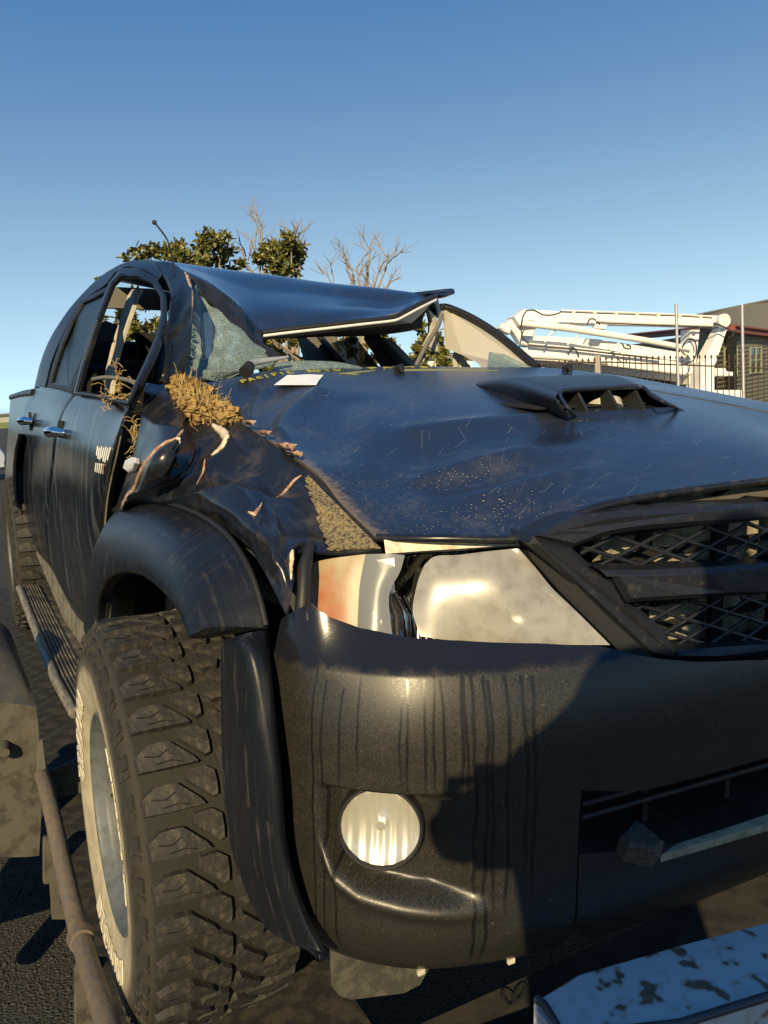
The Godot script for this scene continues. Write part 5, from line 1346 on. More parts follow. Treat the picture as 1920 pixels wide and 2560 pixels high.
# ---------------------------------------------------------------- background
func build_ground() -> void:
	var st := new_st()
	var pm := PlaneMesh.new()
	pm.size = Vector2(1600, 1600)
	kind(obj("ground", pm, M.asphalt), "structure")
	var gp := PlaneMesh.new()
	gp.size = Vector2(900, 420)
	kind(obj("grass_field", gp, M.grass, self, Transform3D(Basis(), Vector3(-330, .01, -340))), "structure")
	var r := RandomNumberGenerator.new()
	r.seed = 77
	var mm := MultiMesh.new()
	mm.transform_format = MultiMesh.TRANSFORM_3D
	var pebble := SphereMesh.new()
	pebble.radius = .006
	pebble.height = .008
	pebble.radial_segments = 6
	pebble.rings = 3
	mm.mesh = pebble
	mm.instance_count = 5200
	for i in 5200:
		mm.set_instance_transform(i, Transform3D(Basis(Vector3.UP, r.randf() * 6).scaled(Vector3.ONE * r.randf_range(.5, 1.5)), Vector3(r.randf_range(-2.6, -.8), .001, r.randf_range(-3.2, .6))))
	var o := MultiMeshInstance3D.new()
	o.name = "gravel"
	o.multimesh = mm
	o.material_override = M.asphalt
	kind(tag(o, "loose grey chippings on the asphalt beside the trailer", "gravel"), "stuff")
	add_child(o)

func leaf_mesh(pale := false) -> ArrayMesh:
	var g := []
	for j in 5:
		var row := PackedVector3Array()
		var v := j / 4.0
		var w := sin(PI * clampf(v * .92 + .04, 0, 1)) * .26
		for i in 3: row.append(Vector3((i - 1) * w, v - .15, -.10 * absf(i - 1) - .22 * v * v))
		g.append(row)
	return sheet(g, Vector3(0, 0, 1), .006)

func limb(st: SurfaceTool, a: Vector3, b: Vector3, ra: float, rb: float, sides := 5, bend := Vector3.ZERO) -> void:
	st.append_from(tube(PackedVector3Array([a, a.lerp(b, .5) + bend, b]), [ra, (ra + rb) / 2, rb], sides), 0, Transform3D())

func leafy_tree(label: String, clumps: PackedVector3Array, foot: Vector3, per: int, sd: int, spread: float, leaf: float) -> void:
	var root := node("leafy_tree", self)
	tag(root, label, "tree", "leafy trees behind the truck")
	var r := RandomNumberGenerator.new()
	r.seed = sd
	var st := new_st()
	var fork := foot + Vector3(0, 1.1, 0)
	limb(st, foot, fork, .12, .09, 8)
	for c in clumps:
		var m := fork.lerp(c, .5) + Vector3(r.randf_range(-.1, .1), .1, r.randf_range(-.1, .1))
		limb(st, fork, m, .045, .028, 5)
		limb(st, m, c, .028, .010, 5)
	obj("trunk", st.commit(), M.bark, root)
	var mm := MultiMesh.new()
	mm.transform_format = MultiMesh.TRANSFORM_3D
	mm.use_colors = true
	mm.mesh = leaf_mesh()
	mm.instance_count = per * clumps.size()
	var i := 0
	for c in clumps:
		var sprays := []
		for k in 9: sprays.append(c + Vector3(r.randfn(), r.randfn() * .8, r.randfn()) * spread)
		for k in per:
			var s: Vector3 = sprays[k % 9]
			var d := Vector3(r.randfn(), r.randfn() * .8 + .3, r.randfn()).normalized()
			var q := s + d * r.randf_range(.03, .11)
			var b := Basis.looking_at(-d, Vector3(r.randfn(), r.randfn(), r.randfn()).normalized()) * Basis(Vector3.RIGHT, -PI / 2)
			mm.set_instance_transform(i, Transform3D(b.scaled_local(Vector3.ONE * leaf * r.randf_range(.7, 1.25)), q))
			var g := r.randf()
			mm.set_instance_color(i, lin(.15, .16, .035).lerp(lin(.05, .075, .018), g).lerp(lin(.30, .20, .05), .7 * r.randf() * r.randf()))
			i += 1
	var o := MultiMeshInstance3D.new()
	o.name = "crown"
	o.multimesh = mm
	o.material_override = M.leaf
	kind(o, "stuff")
	root.add_child(o, true)

func twigs(st: SurfaceTool, r: RandomNumberGenerator, a: Vector3, d: Vector3, len: float, rad: float, deep: int) -> void:
	var b := a + d * len
	limb(st, a, b, rad, rad * .62, 4, Vector3(r.randfn(), r.randfn() * .3, r.randfn()) * len * .06)
	if deep == 0: return
	for k in (3 if deep > 1 else 4):
		var n := (d + Vector3(r.randfn() * .5, r.randfn() * .3 + .12, r.randfn() * .5)).normalized()
		twigs(st, r, a.lerp(b, r.randf_range(.45, 1.0)), n, len * r.randf_range(.55, .82), rad * .56, deep - 1)

func bare_tree(label: String, p: PackedVector3Array, sd: int) -> void:
	var root := node("bare_tree", self)
	tag(root, label, "tree", "bare trees behind the truck")
	var r := RandomNumberGenerator.new()
	r.seed = sd
	var foot := Vector3(p[0].x, 0, p[0].z)
	var st := new_st()
	limb(st, foot, p[1], .09, .06, 7)
	obj("trunk", st.commit(), M.bark, root)
	st = new_st()
	for k in range(2, p.size()):
		var a := foot.lerp(p[1], r.randf_range(.75, 1.0))
		var m := a.lerp(p[k], .55)
		limb(st, a, m, .035, .022, 5, Vector3(r.randfn(), 0, r.randfn()) * .06)
		twigs(st, r, m, (p[k] - m).normalized(), m.distance_to(p[k]) * .8, .017, 2)
		twigs(st, r, a.lerp(m, .6), ((p[k] - a).normalized() + Vector3(r.randfn(), .4, r.randfn()) * .4).normalized(), m.distance_to(p[k]) * .6, .013, 2)
	obj("branches", st.commit(), M.bark, root)

func build_trees() -> void:
	var a := vec([1.061,3.506,-7.738, 1.25,3.517,-7.869, 1.595,3.566,-7.923, 1.609,3.582,-7.46, 1.693,3.611,-7.42, 1.859,3.504,-7.543, 1.446,3.368,-7.28, 2.019,3.475,-7.682, 1.35,3.437,-7.572])
	var b := vec([2.562,3.569,-8.097, 2.802,3.722,-8.226, 2.817,3.718,-7.988, 2.915,3.69,-7.931, 3.082,3.628,-8.06, 2.737,3.62,-8.013, 2.815,3.379,-7.93])
	var low := vec([0.755,2.773,-7.199, 0.566,2.492,-7.251, 0.694,2.347,-7.043, 1.146,2.534,-7.523, 1.934,2.47,-7.092, 2.029,2.467,-6.583, 2.156,2.285,-6.484, 2.474,2.336,-6.782, 1.988,2.157,-6.321, 1.837,2.183,-6.635, 3.686,2.373,-6.717, 3.833,2.219,-6.612, 4.27,2.373,-6.98, 4.093,2.182,-6.582, 3.753,2.315,-7.245, 3.731,2.085,-6.643, 0.615,2.594,-7.013, 0.836,2.651,-7.25, 0.884,2.339,-7.055, 1.921,2.992,-7.764, 3.432,2.562,-7.687])
	leafy_tree("broad-leaved evergreen tree showing above the roof's left end beside the aerial", a, Vector3(a[2].x, 0, a[2].z), 230, 31, .115, .072)
	leafy_tree("small evergreen crown amid bare branches above the roof", b, Vector3(b[5].x, 0, b[5].z), 200, 32, .085, .07)
	var near := PackedVector3Array()
	var far := PackedVector3Array()
	for i in low.size():
		if i < 4 or (i >= 16 and i < 19): near.append(low[i])
		else: far.append(low[i])
	leafy_tree("green bush seen through the front door window opening", near, Vector3(near[0].x, 0, near[0].z), 240, 33, .26, .115)
	leafy_tree("green bush seen through the windscreen opening under the roof", far, Vector3(far[6].x, 0, far[6].z), 230, 34, .26, .115)
	bare_tree("bare branched tree above the middle of the roof", vec([2.746,2.022,-8.301, 2.825,3.271,-8.478, 2.742,4.101,-8.553, 3.269,4.017,-8.487, 2.415,3.865,-8.456, 3.45,3.969,-8.612, 2.653,4.044,-8.705, 2.918,3.869,-8.419]), 35)
	bare_tree("bare branched tree above the roof's right part", vec([4.338,1.839,-9.142, 4.544,3.137,-9.26, 4.417,3.955,-9.47, 5.048,3.981,-9.14, 4.898,4.061,-9.463, 4.154,3.588,-9.546, 5.021,3.517,-9.073, 4.554,3.794,-9.369, 4.896,3.766,-9.183]), 36)

func build_pump() -> void:
	var t := node("concrete_pump_truck", self)
	tag(t, "white concrete pump truck with folded boom behind the fence", "pump truck")
	var back := Vector3(.10, 0, -.36)
	var boom := obj("upper_boom", slab(vec([9.71,3.165,-12.248, 9.934,3.316,-12.156, 10.582,3.212,-11.793, 13.204,2.912,-10.346, 13.657,2.866,-10.097, 13.71,2.76,-10.051, 13.624,2.623,-10.073, 13.387,2.651,-10.204, 12.031,2.805,-10.951, 10.486,2.957,-11.799, 9.796,2.971,-12.168]), back, .02), M.white, t)
	obj("boom_knuckle", slab(vec([9.693,3.072,-12.47, 9.88,3.211,-12.395, 10.063,3.324,-12.318, 10.233,3.284,-12.22, 10.295,3.074,-12.15, 10.126,2.676,-12.171, 10.004,2.566,-12.216, 9.889,2.61,-12.285, 9.81,2.813,-12.363]), back * .7, .03), M.white, t)
	obj("boom_tip", slab(vec([9.472,2.958,-12.453, 9.53,3.047,-12.438, 9.66,3.062,-12.371, 9.702,2.922,-12.325, 9.655,2.807,-12.329, 9.559,2.874,-12.392]), back * .6, .04), M.white, t)
	obj("second_boom", slab(vec([10.13,2.777,-12.358, 10.748,2.692,-12.015, 11.47,2.581,-11.611, 12.315,2.356,-11.123, 13.173,2.121,-10.625, 13.148,1.941,-10.607, 11.46,2.288,-11.565, 10.061,2.558,-12.356]), back, .02), M.white, t)
	obj("boom_bracket", slab(vec([11.142,2.882,-11.323, 11.361,2.848,-11.2, 11.206,2.641,-11.247, 11.036,2.655,-11.34]), back * .3, .01), M.white, t)
	obj("third_boom", slab(vec([9.707,2.411,-12.232, 9.948,2.51,-12.122, 11.281,2.298,-11.376, 12.896,1.936,-10.454, 13.062,1.769,-10.336, 12.875,1.673,-10.419, 11.244,2.029,-11.348, 10.06,2.228,-12.013, 9.737,2.297,-12.197]), back, .02), M.white, t)
	obj("lower_boom", slab(vec([9.99,2.299,-12.521, 10.32,2.219,-12.331, 11.531,2.015,-11.652, 13.201,1.651,-10.7, 13.243,1.508,-10.653, 11.51,1.86,-11.636, 10.308,2.133,-12.322]), back, .02), M.white, t)
	obj("boom_column", slab(vec([13.088,2.642,-10.533, 13.279,2.651,-10.433, 13.105,1.939,-10.401, 12.996,1.478,-10.378, 12.906,1.485,-10.427]), back, .03), M.white, t)
	obj("boom_brace", slab(vec([13.455,2.625,-10.048, 13.595,2.664,-9.98, 13.266,1.9,-10.022, 13.043,1.589,-10.086, 12.925,1.599,-10.15, 13.112,2.089,-10.137]), back * .8, .02), M.white, t)
	obj("turret", slab(vec([12.887,1.932,-10.114, 13.152,1.91,-9.969, 13.069,1.306,-9.908, 12.804,1.327,-10.052]), back * 1.4, .03), M.white, t)
	obj("side_box", slab(vec([13.227,1.785,-10.022, 13.42,1.769,-9.917, 13.433,1.701,-9.898, 13.549,1.674,-9.832, 13.537,1.591,-9.823, 13.204,1.618,-10.005]), back, .02), M.white, t)
	obj("chassis_box", slab(vec([12.554,1.366,-9.963, 13.44,1.293,-9.479, 13.43,1.004,-9.434, 12.486,1.082,-9.95]), back * 3, .03), M.white, t)
	obj("shaded_underframe", slab(vec([11.739,1.947,-11.873, 13.108,1.587,-11.082, 13.113,1.054,-10.986, 11.489,1.276,-11.888]), Vector3(.3, 0, -1.4), .02), M.inner, t)  # dark box for the truck deck and the shadow under the boom
	obj("ram", tube(vec([9.613,2.986,-11.868, 10.438,2.827,-11.401, 11.86,2.445,-10.578, 12.602,2.218,-10.144]), [.062, .078, .062, .058], 14), M.white, t)
	obj("ram", tube(vec([9.519,2.343,-11.862, 10.245,2.25,-11.46, 11.108,2.071,-10.97]), [.06, .075, .07], 14), M.white, t)
	for a in [[10.249,2.815,-11.556, 10.102,2.711,-11.617, 10.008,2.569,-11.641], [10.674,2.681,-11.307, 10.558,2.59,-11.353, 10.411,2.486,-11.413], [11.366,2.441,-10.897, 11.262,2.383,-10.943, 11.145,2.342,-10.997]]: obj("pipe_strut", tube(vec(a), .022, 8), M.white, t)
	for a in [[9.68,3.249,-11.763, 9.591,3.133,-11.79, 9.527,2.932,-11.789, 9.513,2.727,-11.76, 9.55,2.625,-11.723, 9.616,2.57,-11.678], [9.697,3.246,-11.811, 9.835,3.235,-11.735, 9.97,3.141,-11.648, 10.113,3.113,-11.567, 10.262,3.134,-11.491, 10.319,3.171,-11.467], [10.761,2.861,-11.178, 10.811,2.957,-11.168, 10.88,2.976,-11.135, 10.946,2.921,-11.09, 10.994,2.842,-11.051], [10.336,2.284,-11.303, 10.396,2.395,-11.29, 10.449,2.407,-11.264, 10.496,2.321,-11.224, 10.519,2.219,-11.194], [11.304,2.431,-10.757, 11.341,2.329,-10.719, 11.433,2.305,-10.666, 11.447,2.354,-10.667, 11.379,2.392,-10.71], [12.389,2.276,-10.153, 12.494,2.4,-10.119, 12.597,2.408,-10.065, 12.64,2.289,-10.022, 12.614,2.101,-10.003, 12.537,1.967,-10.02, 12.383,1.914,-10.092], [13.055,2.706,-9.931, 13.207,2.636,-9.838, 13.359,2.516,-9.736, 13.377,2.431,-9.712, 13.296,2.38,-9.746]]: obj("hose", tube(smooth_line(vec(a), 24), .016, 7), M.hose, t)
	for a in [[10.283,3.159,-11.427, 11.134,3.056,-10.957, 12.431,2.9,-10.24, 13.005,2.811,-9.919], [10.928,2.897,-11.095, 11.866,2.771,-10.575, 13.022,2.626,-9.935], [9.856,2.546,-12.005, 10.587,2.41,-11.592, 11.608,2.191,-11.012, 12.264,2.053,-10.638]]:
		obj("boom_line", tube(vec(a), .014, 6), M.hose, t)
		obj("boom_line", tube(vec(a), .016, 6), M.white, t, Transform3D(Basis(), Vector3(0, .035, 0)))
	for q in vec([13.36,2.751,-9.891, 12.636,2.22,-10.183]): obj("pivot", tube(PackedVector3Array([q, q + back * .3]), .14, 22), M.white, t)
	# clips along the pipework
	var pl := vec([10.283,3.159,-11.427, 11.134,3.056,-10.957, 12.431,2.9,-10.24, 13.005,2.811,-9.919])
	for k in 7: obj("pipe_clip", box(pl[0].lerp(pl[3], .08 + k * .14) + Vector3(0, .01, .02), Vector3(.05, .09, .05)), M.white, t)

func build_fence() -> void:
	var rail := vec([7.689,2.087,-9.123, 8.74,2.034,-8.555, 9.932,1.882,-7.895, 11.136,1.73,-7.228, 12.164,1.598,-6.658])
	var tips := vec([7.856,2.127,-9.041, 8.753,2.134,-8.565, 9.957,2.062,-7.913, 11.093,1.982,-7.295, 12.206,1.904,-6.69])
	var t := node("spiked_iron_fence", self)
	tag(t, "rusty iron fence of spear topped pickets in front of the pump truck", "fence")
	var a := Vector3(rail[0].x, 0, rail[0].z)
	var b := Vector3(rail[4].x, 0, rail[4].z)
	obj("rail", tube(rail, .014, 6), M.iron, t)
	obj("rail", tube(PackedVector3Array([a + Vector3(0, .3, 0), b + Vector3(0, .3, 0)]), .014, 6), M.iron, t)
	var gone := (b - a)
	var n := 52
	var d := gone.normalized()
	for k in n + 1:
		var p := a + gone * (k / float(n))
		var h := 1.0
		var best := 9.0
		for i in tips.size() - 1:
			var f := (p - tips[i]).dot(d) / maxf((tips[i + 1] - tips[i]).dot(d), .01)
			if f >= -.3 and f <= 1.3 and absf(f - .5) < best:
				best = absf(f - .5)
				h = lerpf(tips[i].y, tips[i + 1].y, f)
		var st := new_st()
		st.append_from(tube(PackedVector3Array([p, p + Vector3(0, h - .06, 0)]), .0085, 6), 0, Transform3D())
		st.append_from(tube(PackedVector3Array([p + Vector3(0, h - .07, 0), p + Vector3(0, h - .05, 0), p + Vector3(0, h, 0)]), [.010, .022, .002], 6), 0, Transform3D())
		obj("picket", st.commit(), M.iron, t)
	var fp := vec([8.619,2.158,-8.641, 8.508,1.347,-8.558])
	tag(obj("concrete_post", box(Vector3(fp[0].x, fp[0].y / 2, fp[0].z), Vector3(.09, fp[0].y, .09), Basis(Vector3.UP, .5), .012), M.concrete), "square concrete post standing in the iron fence", "post")
	var pa := vec([9.404,2.868,-7.661, 9.224,1.276,-7.477])
	var pb := vec([10.334,2.779,-7.151, 10.101,0.882,-6.942])
	tag(obj("galvanised_pole", tube(PackedVector3Array([pa[0], pa[1], pa[1] + (pa[1] - pa[0]) * 1.2]), .024, 12), M.zinc), "thin grey galvanised pole in front of the pump boom's right end", "pole", "galvanised poles")
	tag(obj("galvanised_pole", tube(PackedVector3Array([pb[0], pb[1], pb[1] + (pb[1] - pb[0]) * 1.2]), .024, 12), M.zinc), "thin grey galvanised pole in front of the brown clad building", "pole", "galvanised poles")

func build_buildings() -> void:
	var s := vec([22.352,3.129,-16.981, 26.077,3.437,-25.368, 28.179,2.727,-18.969])
	var l := vec([22.331,2.983,-16.966, 26.053,3.26,-25.35, 28.156,2.556,-18.952])
	var t := node("brown_clad_building", self)
	tag(t, "brown weatherboard building with dark red fascia at the right edge", "building")
	var c := Vector3(s[0].x, 0, s[0].z)
	for k in 2:
		var e := Vector3(s[k + 1].x, 0, s[k + 1].z)
		var d := (e - c).normalized()
		var n := Vector3(-d.z, 0, d.x)
		if n.dot(-c) < 0: n = -n
		var wide := c.distance_to(e) + (4.0 if k == 1 else 0.0)
		var high := l[0].y
		var inset := -n * .35
		var st := new_st()
		var y := .0
		while y < high:
			var p := PackedVector3Array([c + inset + Vector3(0, y, 0) + n * .012, c + inset + Vector3(0, y + .15, 0)])
			var q := d * wide
			face(st, p[0], p[0] + q, p[1] + q, n)
			face(st, p[0], p[1] + q, p[1], n)
			face(st, p[0], p[0] + q, p[0] - n * .012, Vector3.DOWN)
			face(st, p[0] - n * .012, p[0] + q, p[0] + q - n * .012, Vector3.DOWN)
			y += .15
		st.generate_normals()
		kind(obj("weatherboards", st.commit(), M.clad, t), "stuff")
		obj("fascia", slab(PackedVector3Array([Vector3(c.x, s[0].y, c.z), Vector3(e.x, s[k + 1].y, e.z) + d * (4.0 if k == 1 else 0.0), Vector3(e.x, l[k + 1].y - .05, e.z) + d * (4.0 if k == 1 else 0.0), Vector3(c.x, l[0].y - .05, c.z)]), -n * .3, .01), M.fascia, t)
		obj("gutter", tube(PackedVector3Array([Vector3(c.x, s[0].y, c.z) + n * .05, Vector3(e.x, s[k + 1].y, e.z) + d * (4.0 if k == 1 else 0.0) + n * .05]), .05, 8), M.fascia, t)
		for w in ([.6, 3.2, 6.0] if k == 1 else [1.6, 5.0]):
			var o: Vector3 = c + inset + d * w + n * .03
			var win := obj("window", slab(PackedVector3Array([o + Vector3(0, high - 1.55, 0), o + d * 1.2 + Vector3(0, high - 1.55, 0), o + d * 1.2 + Vector3(0, high - .62, 0), o + Vector3(0, high - .62, 0)]), -n * .02, .002), M.glass_dark, t)
			for x in [0.0, .6, 1.2]: obj("frame", box(o + d * x + Vector3(0, high - 1.08, 0) + n * .02, Vector3(.05, 1.0, .05)), M.frame_green, win)
			for yy in [1.55, 1.08, .62]: obj("frame", box(o + d * .6 + Vector3(0, high - yy, 0) + n * .02, Vector3(1.2, .05, .05), Basis.looking_at(-n)), M.frame_green, win)
	var hall := node("corrugated_hall", self)
	tag(hall, "large grey corrugated metal hall behind the brown building", "building")
	var h := vec([35.646,4.571,-29.648, 35.643,4.809,-25.107, 36.514,5.164,-20.122])
	var g := [PackedVector3Array(), PackedVector3Array()]
	var hs := smooth_line(h, 240)
	for k in 241:
		var o := Vector3(0, 0, .06 * (k % 2))
		g[1].append(hs[k] + o)
		g[0].append(Vector3(hs[k].x, 0, hs[k].z) + o)
	obj("cladding", sheet(g, Vector3(-.5, 0, 1), .05), M.corrugated, hall)
	obj("roof_edge", tube(h, .07, 6), M.corrugated, hall)
	var ws := vec([11.763,2.699,-19.097, 12.911,2.545,-18.46, 12.88,2.321,-18.437, 11.724,2.416,-19.068])
	var shed := node("white_shed", self)
	tag(shed, "low white shed seen through the cab beyond the bushes", "building")
	obj("wall", slab(PackedVector3Array([ws[0] + Vector3(0, -.06, 0), ws[1] + Vector3(0, -.06, 0), Vector3(ws[1].x, 0, ws[1].z), Vector3(ws[0].x, 0, ws[0].z)]), Vector3(.3, 0, -2.5), .01), M.white, shed)
	obj("roof", slab(PackedVector3Array([ws[0] + Vector3(-.15, .12, .1), ws[1] + Vector3(.15, .12, .1), ws[1] + Vector3(.15, -.05, .1), ws[0] + Vector3(-.15, -.05, .1)]), Vector3(.3, 0, -2.8), .01), M.corrugated, shed)
	# far left: a pale house, a white car
	var fh := vec([-6.92,5.621,-254.155, 14.858,3.943,-242.283])
	var house := node("far_house", self)
	tag(house, "pale low house across the field at the left edge", "building")
	var fc := (fh[0] + fh[1]) / 2
	obj("wall", box(Vector3(fc.x, 1.0, fc.z), Vector3(fh[0].distance_to(fh[1]), 2.2, 7), Basis(Vector3.UP, .45)), M.pale_wall, house)
	obj("roof", box(Vector3(fc.x, 2.2, fc.z), Vector3(fh[0].distance_to(fh[1]) + 1, .5, 8), Basis(Vector3.UP, .45)), M.corrugated, house)
	var cp: Vector3 = vec([0.001,-0.019,-23.155])[0]
	cp.y = 0
	var car := node("parked_van", self, Transform3D(Basis(Vector3.UP, .46), cp + Vector3(-2.05, 0, -.95)))
	tag(car, "white parked van cut off by the left edge of the picture", "van")
	obj("body", slab(vec([-2.1, .35, .85, 2.1, .35, .85, 2.15, .75, .85, 2.0, .98, .85, 1.1, 1.06, .85, .55, 1.52, .85, -2.0, 1.55, .85, -2.12, .9, .85]), Vector3(0, 0, -1.7), .06), M.car_white, car)
	obj("window", slab(vec([.95, 1.06, .858, .52, 1.42, .858, -.4, 1.44, .858, -.4, 1.04, .858]), Vector3(0, 0, -.01), .002), M.glass_dark, car)
	obj("window", slab(vec([1.12, 1.10, .7, .60, 1.49, .7, .60, 1.49, -.7, 1.12, 1.10, -.7]), Vector3(-.01, -.01, 0), .002), M.glass_dark, car)
	obj("bumper", box(Vector3(2.1, .45, 0), Vector3(.16, .26, 1.7), Basis(), .04), M.trim, car)
	obj("headlight", sphere(Vector3(2.06, .78, .62), .13), M.chrome, car)
	obj("headlight", sphere(Vector3(2.06, .78, -.62), .13), M.chrome, car)
	for x in [-1.35, 1.35]:
		for z in [-.75, .75]: obj("wheel", lathe(vec2([-.1, .12, -.1, .3, .1, .3, .1, .12]), 28), M.rubber, car, Transform3D(Basis(Vector3.UP, PI / 2), Vector3(x, .3, z)))

# ---------------------------------------------------------------- the photographer
func blob(bones: Array, lo: Vector3, hi: Vector3, cell: float, soft: float) -> ArrayMesh:
	var nx := int((hi.x - lo.x) / cell) + 2
	var ny := int((hi.y - lo.y) / cell) + 2
	var nz := int((hi.z - lo.z) / cell) + 2
	var d := PackedFloat32Array()
	d.resize(nx * ny * nz)
	d.fill(1.0)
	for bone in bones:
		var a: Vector3 = bone[0]
		var b: Vector3 = bone[1]
		var reach: float = maxf(bone[2], bone[3]) + soft + cell * 2
		var p0 := (a.min(b) - Vector3.ONE * reach - lo) / cell
		var p1 := (a.max(b) + Vector3.ONE * reach - lo) / cell
		for z in range(maxi(int(p0.z), 0), mini(int(p1.z) + 2, nz)):
			for y in range(maxi(int(p0.y), 0), mini(int(p1.y) + 2, ny)):
				for x in range(maxi(int(p0.x), 0), mini(int(p1.x) + 2, nx)):
					var p := lo + Vector3(x, y, z) * cell
					var t := clampf((p - a).dot(b - a) / maxf((b - a).length_squared(), 1e-6), 0, 1)
					var v := p.distance_to(a.lerp(b, t)) - lerpf(bone[2], bone[3], t)
					var i := (z * ny + y) * nx + x
					var h := clampf(.5 + .5 * (d[i] - v) / soft, 0, 1)
					d[i] = lerpf(d[i], v, h) - soft * h * (1 - h)
	var at := {}
	var verts := PackedVector3Array()
	for z in nz - 1:
		for y in ny - 1:
			for x in nx - 1:
				var i := (z * ny + y) * nx + x
				var c := [d[i], d[i + 1], d[i + nx], d[i + nx + 1], d[i + nx * ny], d[i + nx * ny + 1], d[i + nx * ny + nx], d[i + nx * ny + nx + 1]]
				var neg := 0
				for q in c: neg += 1 if q < 0 else 0
				if neg == 0 or neg == 8: continue
				var s := Vector3.ZERO
				var n := 0
				for e in [[0, 1], [2, 3], [4, 5], [6, 7], [0, 2], [1, 3], [4, 6], [5, 7], [0, 4], [1, 5], [2, 6], [3, 7]]:
					var a: float = c[e[0]]
					var b: float = c[e[1]]
					if (a < 0) == (b < 0): continue
					var pa := Vector3(e[0] & 1, (e[0] >> 1) & 1, e[0] >> 2)
					s += pa.lerp(Vector3(e[1] & 1, (e[1] >> 1) & 1, e[1] >> 2), a / (a - b))
					n += 1
				at[i] = verts.size()
				verts.append(lo + (Vector3(x, y, z) + s / n) * cell)
	var st := new_st()
	for v in verts: st.add_vertex(v)
	var step := [1, nx, nx * ny]
	for i in at:
		for ax in 3:
			var o1: int = step[(ax + 1) % 3]
			var o2: int = step[(ax + 2) % 3]
			if i + step[ax] >= d.size() or (d[i] < 0) == (d[i + step[ax]] < 0): continue
			if not (at.has(i - o1) and at.has(i - o2) and at.has(i - o1 - o2)): continue
			var q := [at[i], at[i - o1], at[i - o1 - o2], at[i - o2]]
			if d[i] >= 0: q.reverse()
			for k in [0, 2, 1, 0, 3, 2]: st.add_index(q[k])
	st.generate_normals()
	return st.commit()

func build_person(lens: Transform3D) -> void:
	# stands behind the phone; only the shadow falls in the picture
	var p := node("person", self)
	tag(p, "person in dark jacket holding up a phone, casting the shadow on the bumper", "person")
	var fwd := -lens.basis.z
	fwd.y = 0
	fwd = fwd.normalized()
	var right := fwd.cross(Vector3.UP)
	var ph := lens.origin - lens.basis.z * -.012
	var w := func(r: float, u: float, b: float) -> Vector3: return Vector3(lens.origin.x, 0, lens.origin.z) + right * r + Vector3.UP * u - fwd * b
	var sr: Vector3 = w.call(.52, 2.14, .30)
	var sl: Vector3 = w.call(.18, 2.12, .30)
	var er: Vector3 = w.call(.44, 1.74, .16)
	var hr: Vector3 = ph + right * .085 + Vector3(0, -.02, 0) - fwd * .03
	var el: Vector3 = w.call(.06, 1.95, .19)
	var hl: Vector3 = ph - right * .075 + Vector3(0, -.03, 0) - fwd * .03
	var body := [[w.call(.22, 1.44, .36), w.call(.31, 1.96, .32), .22, .20], [sl, sr, .10, .10], [w.call(.34, 2.14, .31), w.call(.38, 2.24, .30), .07, .06],
		[w.call(.16, 1.46, .36), w.call(.17, 1.0, .34), .11, .075], [w.call(.20, 1.0, .34), w.call(.19, .62, .38), .07, .05], [w.call(.40, 1.46, .36), w.call(.42, 1.0, .34), .11, .075], [w.call(.42, 1.0, .34), w.call(.43, .62, .38), .07, .05],
		[w.call(.19, .57, .40), w.call(.18, .56, .22), .05, .045], [w.call(.43, .57, .40), w.call(.44, .56, .22), .05, .045],
		[w.call(.09, 1.90, .2), w.call(.15, 1.60, .30), .11, .15], [w.call(.15, 1.60, .30), w.call(.16, 1.40, .32), .15, .16], [sr, er, .07, .06], [er, hr - fwd * .05, .058, .04], [sl, el, .085, .075], [el, hl - fwd * .05, .07, .045],
		[w.call(.40, 2.32, .29), w.call(.40, 2.38, .30), .09, .09], [w.call(.39, 2.28, .24), w.call(.39, 2.27, .23), .05, .045]]
	var lo := Vector3(9, 9, 9)
	var hi := -lo
	for b in body:
		for k in 2:
			lo = lo.min(b[k] - Vector3.ONE * .22)
			hi = hi.max(b[k] + Vector3.ONE * .22)
	lo.y = maxf(lo.y, .49)
	obj("body", blob(body, lo, hi, .024, .03), M.cloth, p)
	for s in [[hr, 1.0], [hl, -1.0]]:
		var h: Vector3 = s[0]
		var sd: float = s[1]
		var bones := [[h - fwd * .08, h - fwd * .02, .026, .030], [h - fwd * .03 + Vector3(0, -.03, 0), h - fwd * .03 + Vector3(0, .035, 0), .022, .022]]
		for k in 4:
			var y := .040 - .024 * k
			var a: Vector3 = h - fwd * .01 + Vector3(0, y, 0)
			var m: Vector3 = a + fwd * .03 - right * sd * .006
			bones.append([a, m, .009, .0085])
			bones.append([m, m - right * sd * (.030 - .003 * absf(k - 1)) + fwd * .004, .0085, .0075])
		bones.append([h - fwd * .04 + Vector3(0, -.03, 0), h - fwd * .03 - right * sd * .035 + Vector3(0, -.028, 0), .011, .009])
		obj("hand", blob(bones, h - Vector3.ONE * .12, h + Vector3.ONE * .12, .005, .006), M.skin, p)
	tag(obj("phone", box(Vector3.ZERO, Vector3(.074, .150, .008), Basis(), .003), M.hose, self, Transform3D(lens.basis, lens.origin + lens.basis.z * .012 + lens.basis.y * -.05)), "dark phone held up by the person behind the camera", "phone")

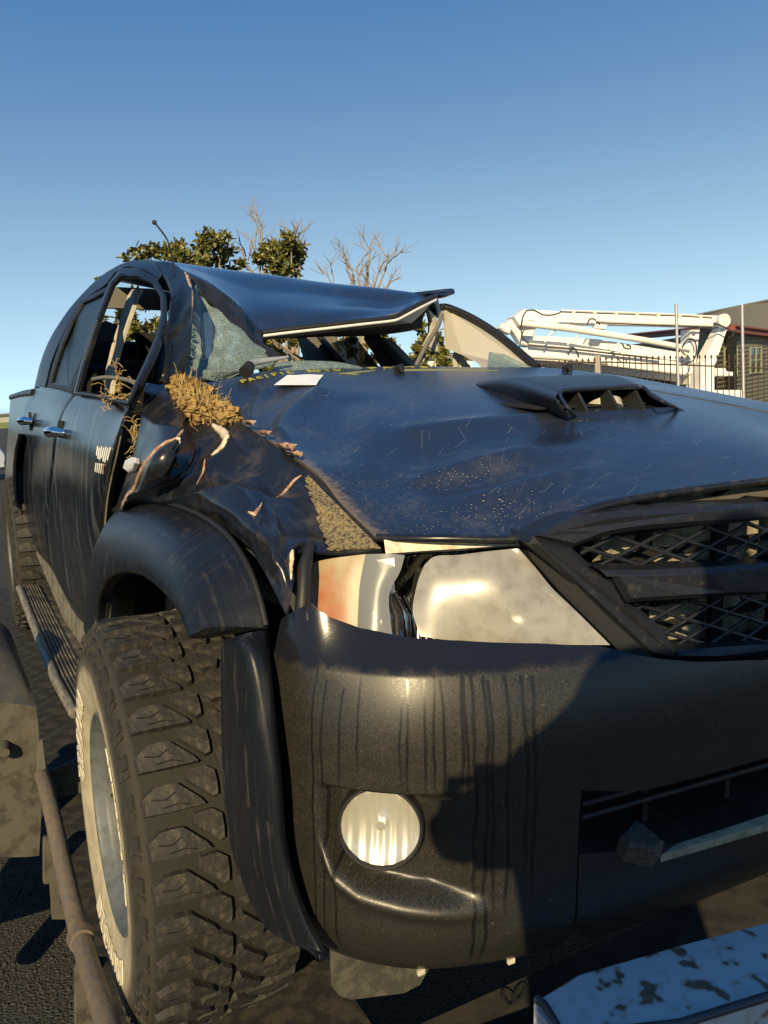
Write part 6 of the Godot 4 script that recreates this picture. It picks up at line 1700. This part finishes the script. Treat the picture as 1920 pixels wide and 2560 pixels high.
# ---------------------------------------------------------------- scene
func _ready() -> void:
	rng.seed = 1
	var cam := Camera3D.new()
	cam.name = "camera"
	cam.transform = Transform3D(Basis(Vector3(.87542, -.07187, .47798), Vector3(.13574, .98564, -.10040), Vector3(-.46391, .15277, .87261)).orthonormalized(), Vector3(-1.15795, 1.87178, 1.68222))
	cam.fov = rad_to_deg(2 * atan(1280.0 / 2000.0))
	cam.near = .02
	cam.far = 2500
	add_child(cam)
	var env := Environment.new()
	env.background_mode = Environment.BG_SKY
	var sky := ProceduralSkyMaterial.new()
	sky.sky_top_color = lin(.031, .128, .33).linear_to_srgb()
	sky.sky_horizon_color = lin(.60, .86, .98).linear_to_srgb()
	sky.sky_curve = .12
	sky.ground_horizon_color = lin(.30, .30, .28).linear_to_srgb()
	sky.ground_bottom_color = lin(.07, .065, .06).linear_to_srgb()
	sky.sun_angle_max = 0.0
	env.sky = Sky.new()
	env.sky.sky_material = sky
	env.tonemap_mode = Environment.TONE_MAPPER_LINEAR
	env.tonemap_exposure = 1.25
	env.sdfgi_enabled = true
	env.ssao_enabled = true
	env.ssil_enabled = true
	var we := WorldEnvironment.new()
	we.name = "environment"
	we.environment = env
	add_child(we)
	var sun := DirectionalLight3D.new()
	sun.name = "sun"
	sun.light_color = Color(1, .90, .70)
	sun.light_energy = 1.55
	sun.light_angular_distance = .5
	sun.shadow_enabled = true
	add_child(sun)
	sun.look_at_from_position(Vector3.ZERO, Vector3(.512, -.463, -.723))
	make_materials()
	build_ground()
	build_buildings()
	build_truck()
	build_trailer()
	build_pump()
	build_fence()
	build_trees()
	build_hay()
	build_person(cam.transform)
	build_surroundings()

func build_surroundings() -> void:
	# added greenery, unseen at the left, to darken the reflections in the doors
	var root := node("added_hedge", self)
	tag(root, "added row of dark foliage, unseen at the left, put there to darken the door reflections", "added_hedge")
	var r := RandomNumberGenerator.new()
	r.seed = 91
	var mm := MultiMesh.new()
	mm.transform_format = MultiMesh.TRANSFORM_3D
	mm.use_colors = true
	mm.mesh = leaf_mesh()
	mm.instance_count = 9000
	for i in 9000:
		var z := r.randf_range(-46, -4)
		var y := r.randf_range(.0, 3.0)
		var b := Basis(Vector3(r.randfn(), r.randfn(), r.randfn()).normalized(), r.randf() * TAU).scaled(Vector3.ONE * r.randf_range(.3, .6))
		mm.set_instance_transform(i, Transform3D(b, Vector3(-7.2 + r.randfn() * .25, y, z)))
		mm.set_instance_color(i, lin(.03, .045, .014).lerp(lin(.07, .08, .03), r.randf()))
	var o := MultiMeshInstance3D.new()
	o.name = "foliage"
	o.multimesh = mm
	o.material_override = M.leaf
	kind(o, "stuff")
	root.add_child(o, true)
	obj("stems", merged([box(Vector3(-7.4, 1.4, -25), Vector3(.5, 2.8, 42))]), M.inner, root)
